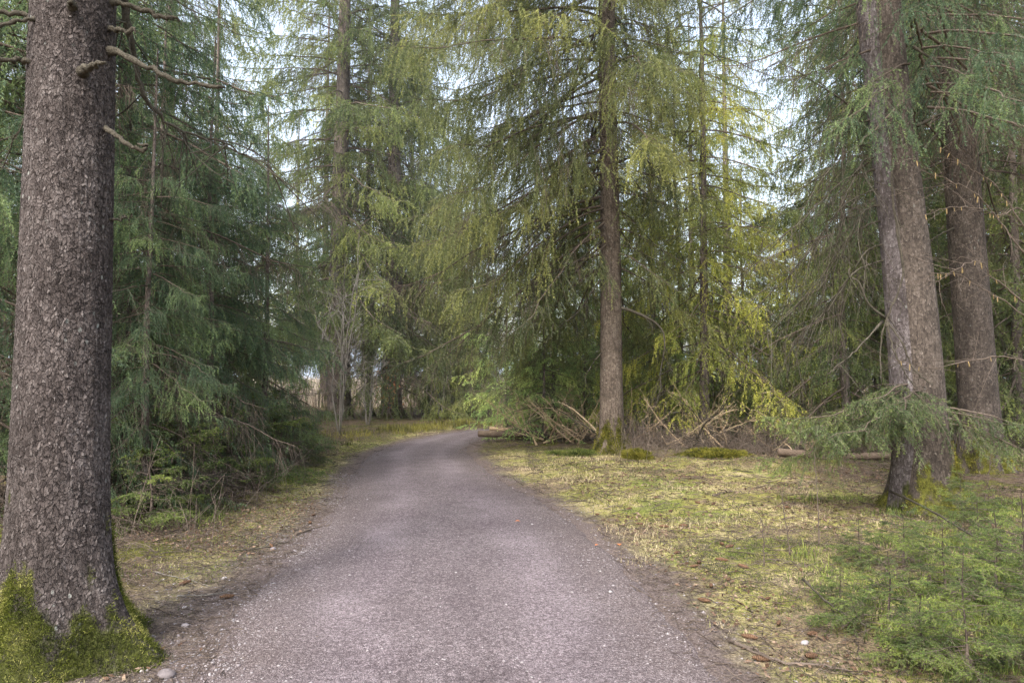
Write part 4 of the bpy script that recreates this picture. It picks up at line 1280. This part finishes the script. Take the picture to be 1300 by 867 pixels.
rg = np.random.default_rng(1001)
cutm = []
for k in range(6):
    bend, up = rg.uniform(-.25, .35), rg.uniform(.25, .75)
    pts = [np.zeros(3)] + [np.array([u * 1.1, rg.normal(0, .05), up * u + bend * u * (1 - u) * 1.6]) for u in (.33, .66, 1.0)]
    cutm.append(branch_mesh(pts, .014, .005, MAT['ochre'] if k % 3 else MAT['deadwood'], twigs=8, tl=.35, tr=.005, hang=0, seed=1010 + k, tint=.25 + .08 * k, K=18))
for k in range(95):
    px = rg.choice([rg.uniform(680, 765), rg.uniform(790, 1000), rg.uniform(800, 1090)])
    Y = rg.uniform(14.3, 16.2) if px > 780 else rg.uniform(16.2, 17.6)
    x = (px - CX) / F * Y
    o = link('cut_branch', cutm[k % 6], None, (x, Y, gz1(x, Y) + rg.uniform(-.02, .16)))
    o.rotation_euler = (rg.normal(0, .3), -rg.uniform(-.25, .55), rg.uniform(0, 6.28))
    sc_ = rg.uniform(.7, 1.5)
    o.scale = (sc_, sc_, sc_)
    tag(o, 'bare cut branch heaped in the brushwood around the tall centre trunk', 'branch', 'cut branches heaped behind the clearing')
# three that stand out
o = link('cut_branch', branch_mesh([ga(905, 15.4, .1), ga(885, 15.2, .75), ga(868, 15.1, 1.15), ga(852, 15.0, 1.3)], .028, .012, MAT['ochre'], twigs=4, tl=.4, tr=.008, hang=0, seed=1100, tint=.6))
tag(o, 'long ochre branch arching up to the left, right of the tall centre trunk', 'branch')
o = link('cut_branch', branch_mesh([ga(920, 15.3, .08), ga(895, 15.2, .55), ga(870, 15.1, .85), ga(848, 15.0, .88)], .03, .016, MAT['deadwood'], twigs=3, tl=.4, tr=.008, hang=0, seed=1101, tint=.7))
tag(o, 'mossy arched branch lying under the long ochre one', 'branch')
o = link('cut_branch', branch_mesh([ga(760, 15.2, .42), ga(742, 15.3, .72), ga(725, 15.4, .95), ga(708, 15.5, 1.1)], .022, .010, MAT['ochre'], twigs=3, tl=.3, tr=.007, hang=0, seed=1102, tint=.7))
tag(o, 'pale branch leaning against the left side of the tall centre trunk', 'branch')

# mossy hummocks round the foot of the centre tree
def hummock(px, Y, rx, rz_, label, seed, mat='moss_yel'):
    rg = np.random.default_rng(seed)
    x = (px - CX) / F * Y
    o = thing('moss_hummock', label, 'moss', (x, Y, gz1(x, Y) - .03))
    n = 9000
    a, ph = rg.uniform(0, 6.28, n), np.arccos(rg.uniform(0, 1, n))
    d = np.stack([np.sin(ph) * np.cos(a), np.sin(ph) * np.sin(a), np.cos(ph)], -1)
    rr = .45 + 1.1 * fbm(d * 2.6 + seed, 3, seed)
    p = d * rr[:, None] * np.array([rx, rx * .8, rz_])
    dd = unit(d + .5 * rg.normal(size=(n, 3)) + np.array([0, 0, .3])) * rg.uniform(.03, .075, (n, 1))
    sd = unit(np.cross(dd, rg.normal(size=(n, 3)))) * .008
    g = Geo()
    g.add(np.stack([p - sd, p + sd, p + dd], 1).reshape(-1, 3), np.arange(3 * n).reshape(-1, 3), 0, np.repeat(np.clip(fbm(p * 6, 3, seed) + .15 * rg.normal(size=n), 0, 1), 3))
    link('shoots', g.mesh('shoots', [MAT[mat]]), o)
    # body
    U, W = np.meshgrid(np.linspace(0, 2 * math.pi, 28, endpoint=False), np.linspace(0, math.pi / 2, 10))
    d = np.stack([np.sin(W) * np.cos(U), np.sin(W) * np.sin(U), np.cos(W)], -1)
    rr = .42 + 1.1 * fbm(d * 2.6 + seed, 3, seed)
    V = d * rr[..., None] * np.array([rx, rx * .8, rz_])
    idx = np.arange(280).reshape(10, 28)
    nx = np.roll(idx, -1, 1)
    g = Geo()
    g.add(V, np.stack([idx[:-1], idx[1:], nx[1:], nx[:-1]], -1).reshape(-1, 4), 0, .25)
    link('cushion', g.mesh('cushion', [MAT['groundmoss']], True), o)


hummock(808, 13.3, .26, .20, 'bright moss cushion right below the tall centre trunk', 1202)
hummock(905, 13.5, .62, .13, 'wide low yellow green moss cushion before the dry brush', 1204)
hummock(735, 14.3, .55, .07, 'flat moss cushion left of the foot of the tall centre trunk', 1205, 'groundmoss')

# ------------------------------------------------------------------ small things on the ground
def cone_mesh():
    nz, ns = 26, 16
    Z, A = np.meshgrid(np.linspace(0, 1, nz), np.arange(ns) * 2 * math.pi / ns, indexing='ij')
    prof = .016 * np.sin(np.pi * (Z * .93 + .05)) ** .6
    r = prof * (1 + .22 * np.cos(8 * (A + Z * 9)) * np.sin(Z * 60))
    V = np.stack([(Z - .5) * .11, r * np.cos(A), r * np.sin(A)], -1)
    g = Geo()
    idx = np.arange(nz * ns).reshape(nz, ns)
    nx = np.roll(idx, -1, 1)
    g.add(V, np.stack([idx[:-1], nx[:-1], nx[1:], idx[1:]], -1).reshape(-1, 4), 0, (.5 + .5 * np.sin(Z * 60)).ravel())
    return g.mesh('spruce_cone', [MAT['cone']], True)


cm = cone_mesh()
rg = np.random.default_rng(1301)
CONES = [(880, 722), (925, 740), (905, 747), (860, 705), (815, 668), (832, 640), (850, 655), (782, 612), (895, 765), (975, 765), (990, 795), (965, 840), (1030, 810), (930, 700), (915, 697), (870, 672), (1000, 660),
         (905, 651), (840, 672), (770, 640), (920, 715), (1030, 838), (955, 812), (760, 655), (800, 650), (880, 648), (945, 725), (890, 718), (285, 760), (240, 745), (390, 665), (398, 655), (345, 695), (1018, 735)]
for px, py in CONES:
    p = gp(px + rg.normal(0, 3), py)
    o = link('spruce_cone', cm, None, (p[0], p[1], gz1(p[0], p[1]) + .018))
    o.rotation_euler = (rg.uniform(0, 6), rg.normal(0, .08), rg.uniform(0, 3.14))
    s = rg.uniform(.65, 1.0)
    o.scale = (s, s, s)
    if px > 600:
        tag(o, 'brown spruce cone lying in the grass and moss right of the path', 'cone', 'spruce cones right of the path')
    else:
        tag(o, 'brown spruce cone lying on the verge left of the path', 'cone', 'spruce cones left of the path')


def ground_twig(label, pxs, r, mat, seed, twigs=3, lift=.015):
    W = []
    for px, py in pxs:
        p = gp(px, py)
        p[2] = gz1(p[0], p[1]) + lift
        W.append(p)
    b = W[0].copy()
    o = link('fallen_twig', branch_mesh([w - b for w in W], r, r * .5, mat, twigs=twigs, tl=.12, tr=r * .4, hang=0, seed=seed, K=18), None, b)
    return tag(o, label, 'twig')


ground_twig('long dark twig lying from the path edge to the corner saplings', [(925, 815), (985, 842), (1040, 850), (1095, 862)], .010, MAT['twig'], 1401, 5)
ground_twig('short dark twig at the mossy verge above the long dark twig', [(940, 822), (960, 828), (968, 833)], .008, MAT['twig'], 1402)
ground_twig('pale twig on the verge right of the thick left trunk', [(225, 762), (262, 758), (300, 752)], .007, MAT['grey_twig'], 1403)
ground_twig('stick lying on the left verge before the thicket', [(295, 703), (330, 698), (370, 688)], .009, MAT['deadwood'], 1404)
ground_twig('dark stick on the left verge near the gravel edge', [(375, 680), (400, 672), (420, 668)], .010, MAT['twig'], 1405)
ground_twig('thin pale twig on the left verge beside the grass tuft', [(195, 735), (235, 740), (270, 748)], .005, MAT['grey_twig'], 1406)
ground_twig('brown stick in the middle of the clearing', [(905, 640), (930, 637), (945, 638)], .012, MAT['twig'], 1407)
ground_twig('dark stick lying at the edge of the grass by the path bend', [(800, 592), (760, 600), (735, 606)], .012, MAT['twig'], 1408)
ground_twig('pale branch sticking over the moss before the twin trunk', [(1130, 655), (1180, 690), (1250, 740), (1300, 765)], .012, MAT['deadwood'], 1409, 10, .22)
ground_twig('long thin pale branch over the moss before the saplings', [(1020, 760), (1060, 795), (1110, 825), (1170, 858)], .008, MAT['deadwood'], 1410, 8, .10)


def stone(label, px, py, s, seed, tint=.6):
    rg = np.random.default_rng(seed)
    U, W = np.meshgrid(np.linspace(0, 2 * math.pi, 24, endpoint=False), np.linspace(0, math.pi, 14))
    d = np.stack([np.sin(W) * np.cos(U), np.sin(W) * np.sin(U), np.cos(W)], -1)
    V = d * (.7 + .6 * fbm(d * 1.6 + seed * 3.1, 3, seed))[..., None] * np.array([1, .8, .6]) * s
    idx = np.arange(24 * 14).reshape(14, 24)
    nx = np.roll(idx, -1, 1)
    g = Geo()
    g.add(V, np.stack([idx[:-1], idx[1:], nx[1:], nx[:-1]], -1).reshape(-1, 4), 0, tint)
    p = gp(px, py)
    o = link('stone', g.mesh('stone', [MAT['stone']], True), None, (p[0], p[1], gz1(p[0], p[1]) + s * .15), rg.uniform(0, 6))
    tag(o, label, 'stone')


stone('grey stone against the root of the thick left trunk', 212, 858, .05, 1, .05)
stone('white pebble on the gravel verge right of the thick left trunk', 234, 773, .018, 2, .9)
stone('pale pebble on the left gravel verge near the thicket', 285, 735, .02, 3, .95)
stone('rosy flat stone on the gravel right of the mossy root', 235, 796, .03, 4, .5)
stone('dark stone at the left gravel edge where the verge narrows', 347, 698, .035, 5, .3)
stone('small white stone lying in the clearing', 937, 701, .02, 6, 1.0)
stone('light stone in the moss at the lower right verge', 1022, 819, .028, 7, .7)


def leaf(label, px, py, s, seed):
    rg = np.random.default_rng(seed)
    t = np.linspace(0, 1, 9)
    w = np.sin(np.pi * t) ** .8 * .4
    c = np.stack([t - .5, np.zeros(9), .15 * np.sin(np.pi * t)], -1)
    V = np.stack([c + np.stack([0 * t, w, .12 * w], -1), c, c - np.stack([0 * t, w, -.12 * w], -1)], 1) * s
    idx = np.arange(27).reshape(9, 3)
    g = Geo()
    g.add(V, np.stack([idx[:-1, :-1], idx[:-1, 1:], idx[1:, 1:], idx[1:, :-1]], -1).reshape(-1, 4), 0, .5)
    p = gp(px, py)
    pdv = float(path_dist(np.array([p[0]]), np.array([p[1]]))[0])
    z = float(path_z(np.array([pdv]))[0]) if pdv < 0 else gz1(p[0], p[1])
    o = link('dry_leaf', g.mesh('dry_leaf', [MAT['orange_leaf']]), None, (p[0], p[1], z + .006), rg.uniform(0, 6))
    tag(o, label, 'leaf')


leaf('orange dry leaf lying in the middle of the path', 657, 666, .06, 1)
leaf('orange dry leaf at the right gravel edge of the path', 786, 692, .055, 2)
leaf('reddish dry leaf on the path just left of the one at the right edge', 758, 694, .045, 3)

# ------------------------------------------------------------------ distant hills
xs = np.linspace(-900, 900, 160)
hz_ = 26 + 70 * np.maximum(0, fbm(xy3(xs, 0 * xs, .004), 4, 3) - .25)
V = []
for k, f in enumerate((0, .45, .8, 1.0)):
    V.append(np.stack([xs, 640 + 120 * f + 0 * xs, hz_ * f + (0 if k else -6)], -1))
g = Geo()
idx = np.arange(4 * 160).reshape(4, 160)
g.add(np.stack(V), np.stack([idx[:-1, :-1], idx[:-1, 1:], idx[1:, 1:], idx[1:, :-1]], -1).reshape(-1, 4), 0, .5)
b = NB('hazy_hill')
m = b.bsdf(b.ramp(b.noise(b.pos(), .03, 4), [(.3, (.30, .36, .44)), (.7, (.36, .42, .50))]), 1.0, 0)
tag(link('hills', g.mesh('hills', [m], True)), kind='structure')

# ------------------------------------------------------------------ thin bright haze between the trees
g = Geo()
hx = np.array([[x, y, z] for x in (-60., 60) for y in (9., 90) for z in (-3., 32)])
g.add(hx, np.array([[0, 1, 3, 2], [4, 6, 7, 5], [0, 4, 5, 1], [2, 3, 7, 6], [0, 2, 6, 4], [1, 5, 7, 3]]), 0, .5)
b = NB('haze')
vs = b.node('ShaderNodeVolumeScatter')
vs.inputs['Density'].default_value = HAZE
vs.inputs['Color'].default_value = (.93, .97, 1, 1)
vs.inputs['Anisotropy'].default_value = .2
b.l.new(vs.outputs[0], b.out.inputs['Volume'])
if HAZE:
    tag(link('haze', g.mesh('haze', [b.m])), kind='structure')

# ------------------------------------------------------------------ light, sky, camera
EL, AZ = math.radians(50), math.radians(205)      # azimuth measured clockwise from +Y
sd = np.array([math.sin(AZ) * math.cos(EL), math.cos(AZ) * math.cos(EL), math.sin(EL)])
sun = bpy.data.lights.new('sun', 'SUN')
sun.energy = 3.4
sun.angle = math.radians(8)
sun.color = (1.0, .95, .88)
so = bpy.data.objects.new('sun', sun)
COL.objects.link(so)
so.rotation_euler = Vector(-sd).to_track_quat('-Z', 'Y').to_euler()
w = bpy.data.worlds.new('World')
SC.world = w
w.use_nodes = True
nt = w.node_tree
sky = nt.nodes.new('ShaderNodeTexSky')
sky.sky_type = 'NISHITA'
sky.sun_disc = False
sky.sun_elevation = EL
sky.sun_rotation = AZ
sky.dust_density = 4
sky.air_density = 1.2
hs_ = nt.nodes.new('ShaderNodeHueSaturation')
hs_.inputs['Saturation'].default_value = .6
hs_.inputs['Value'].default_value = 3.4
bg = nt.nodes['Background']
nt.links.new(sky.outputs[0], hs_.inputs['Color'])
nt.links.new(hs_.outputs[0], bg.inputs[0])
bg.inputs[1].default_value = .15

cam = bpy.data.cameras.new('camera')
cam.sensor_width = 36
cam.lens = 36 * F / 1300
cam.clip_start = .05
cam.clip_end = 3000
co = bpy.data.objects.new('camera', cam)
COL.objects.link(co)
co.location = (0, 0, EYE)
co.rotation_euler = (math.pi / 2 + TH, 0, 0)
SC.camera = co
SC.view_settings.view_transform = 'Standard'
SC.view_settings.look = 'None'
SC.view_settings.exposure = 0
cy = SC.cycles
cy.max_bounces = 8
cy.diffuse_bounces = 6
cy.transmission_bounces = 4
cy.transparent_max_bounces = 4
cy.glossy_bounces = 2
cy.caustics_reflective = cy.caustics_refractive = False
cy.use_denoising = True
try:
    cy.denoiser = 'OPENIMAGEDENOISE'
    cy.denoising_input_passes = 'RGB_ALBEDO_NORMAL'
    cy.denoising_prefilter = 'NONE'
except Exception:
    pass
import sys
print('faces', sum(len(o.data.polygons) for o in bpy.data.objects if o.type == 'MESH'), 'unique', sum(len(m.polygons) for m in bpy.data.meshes))
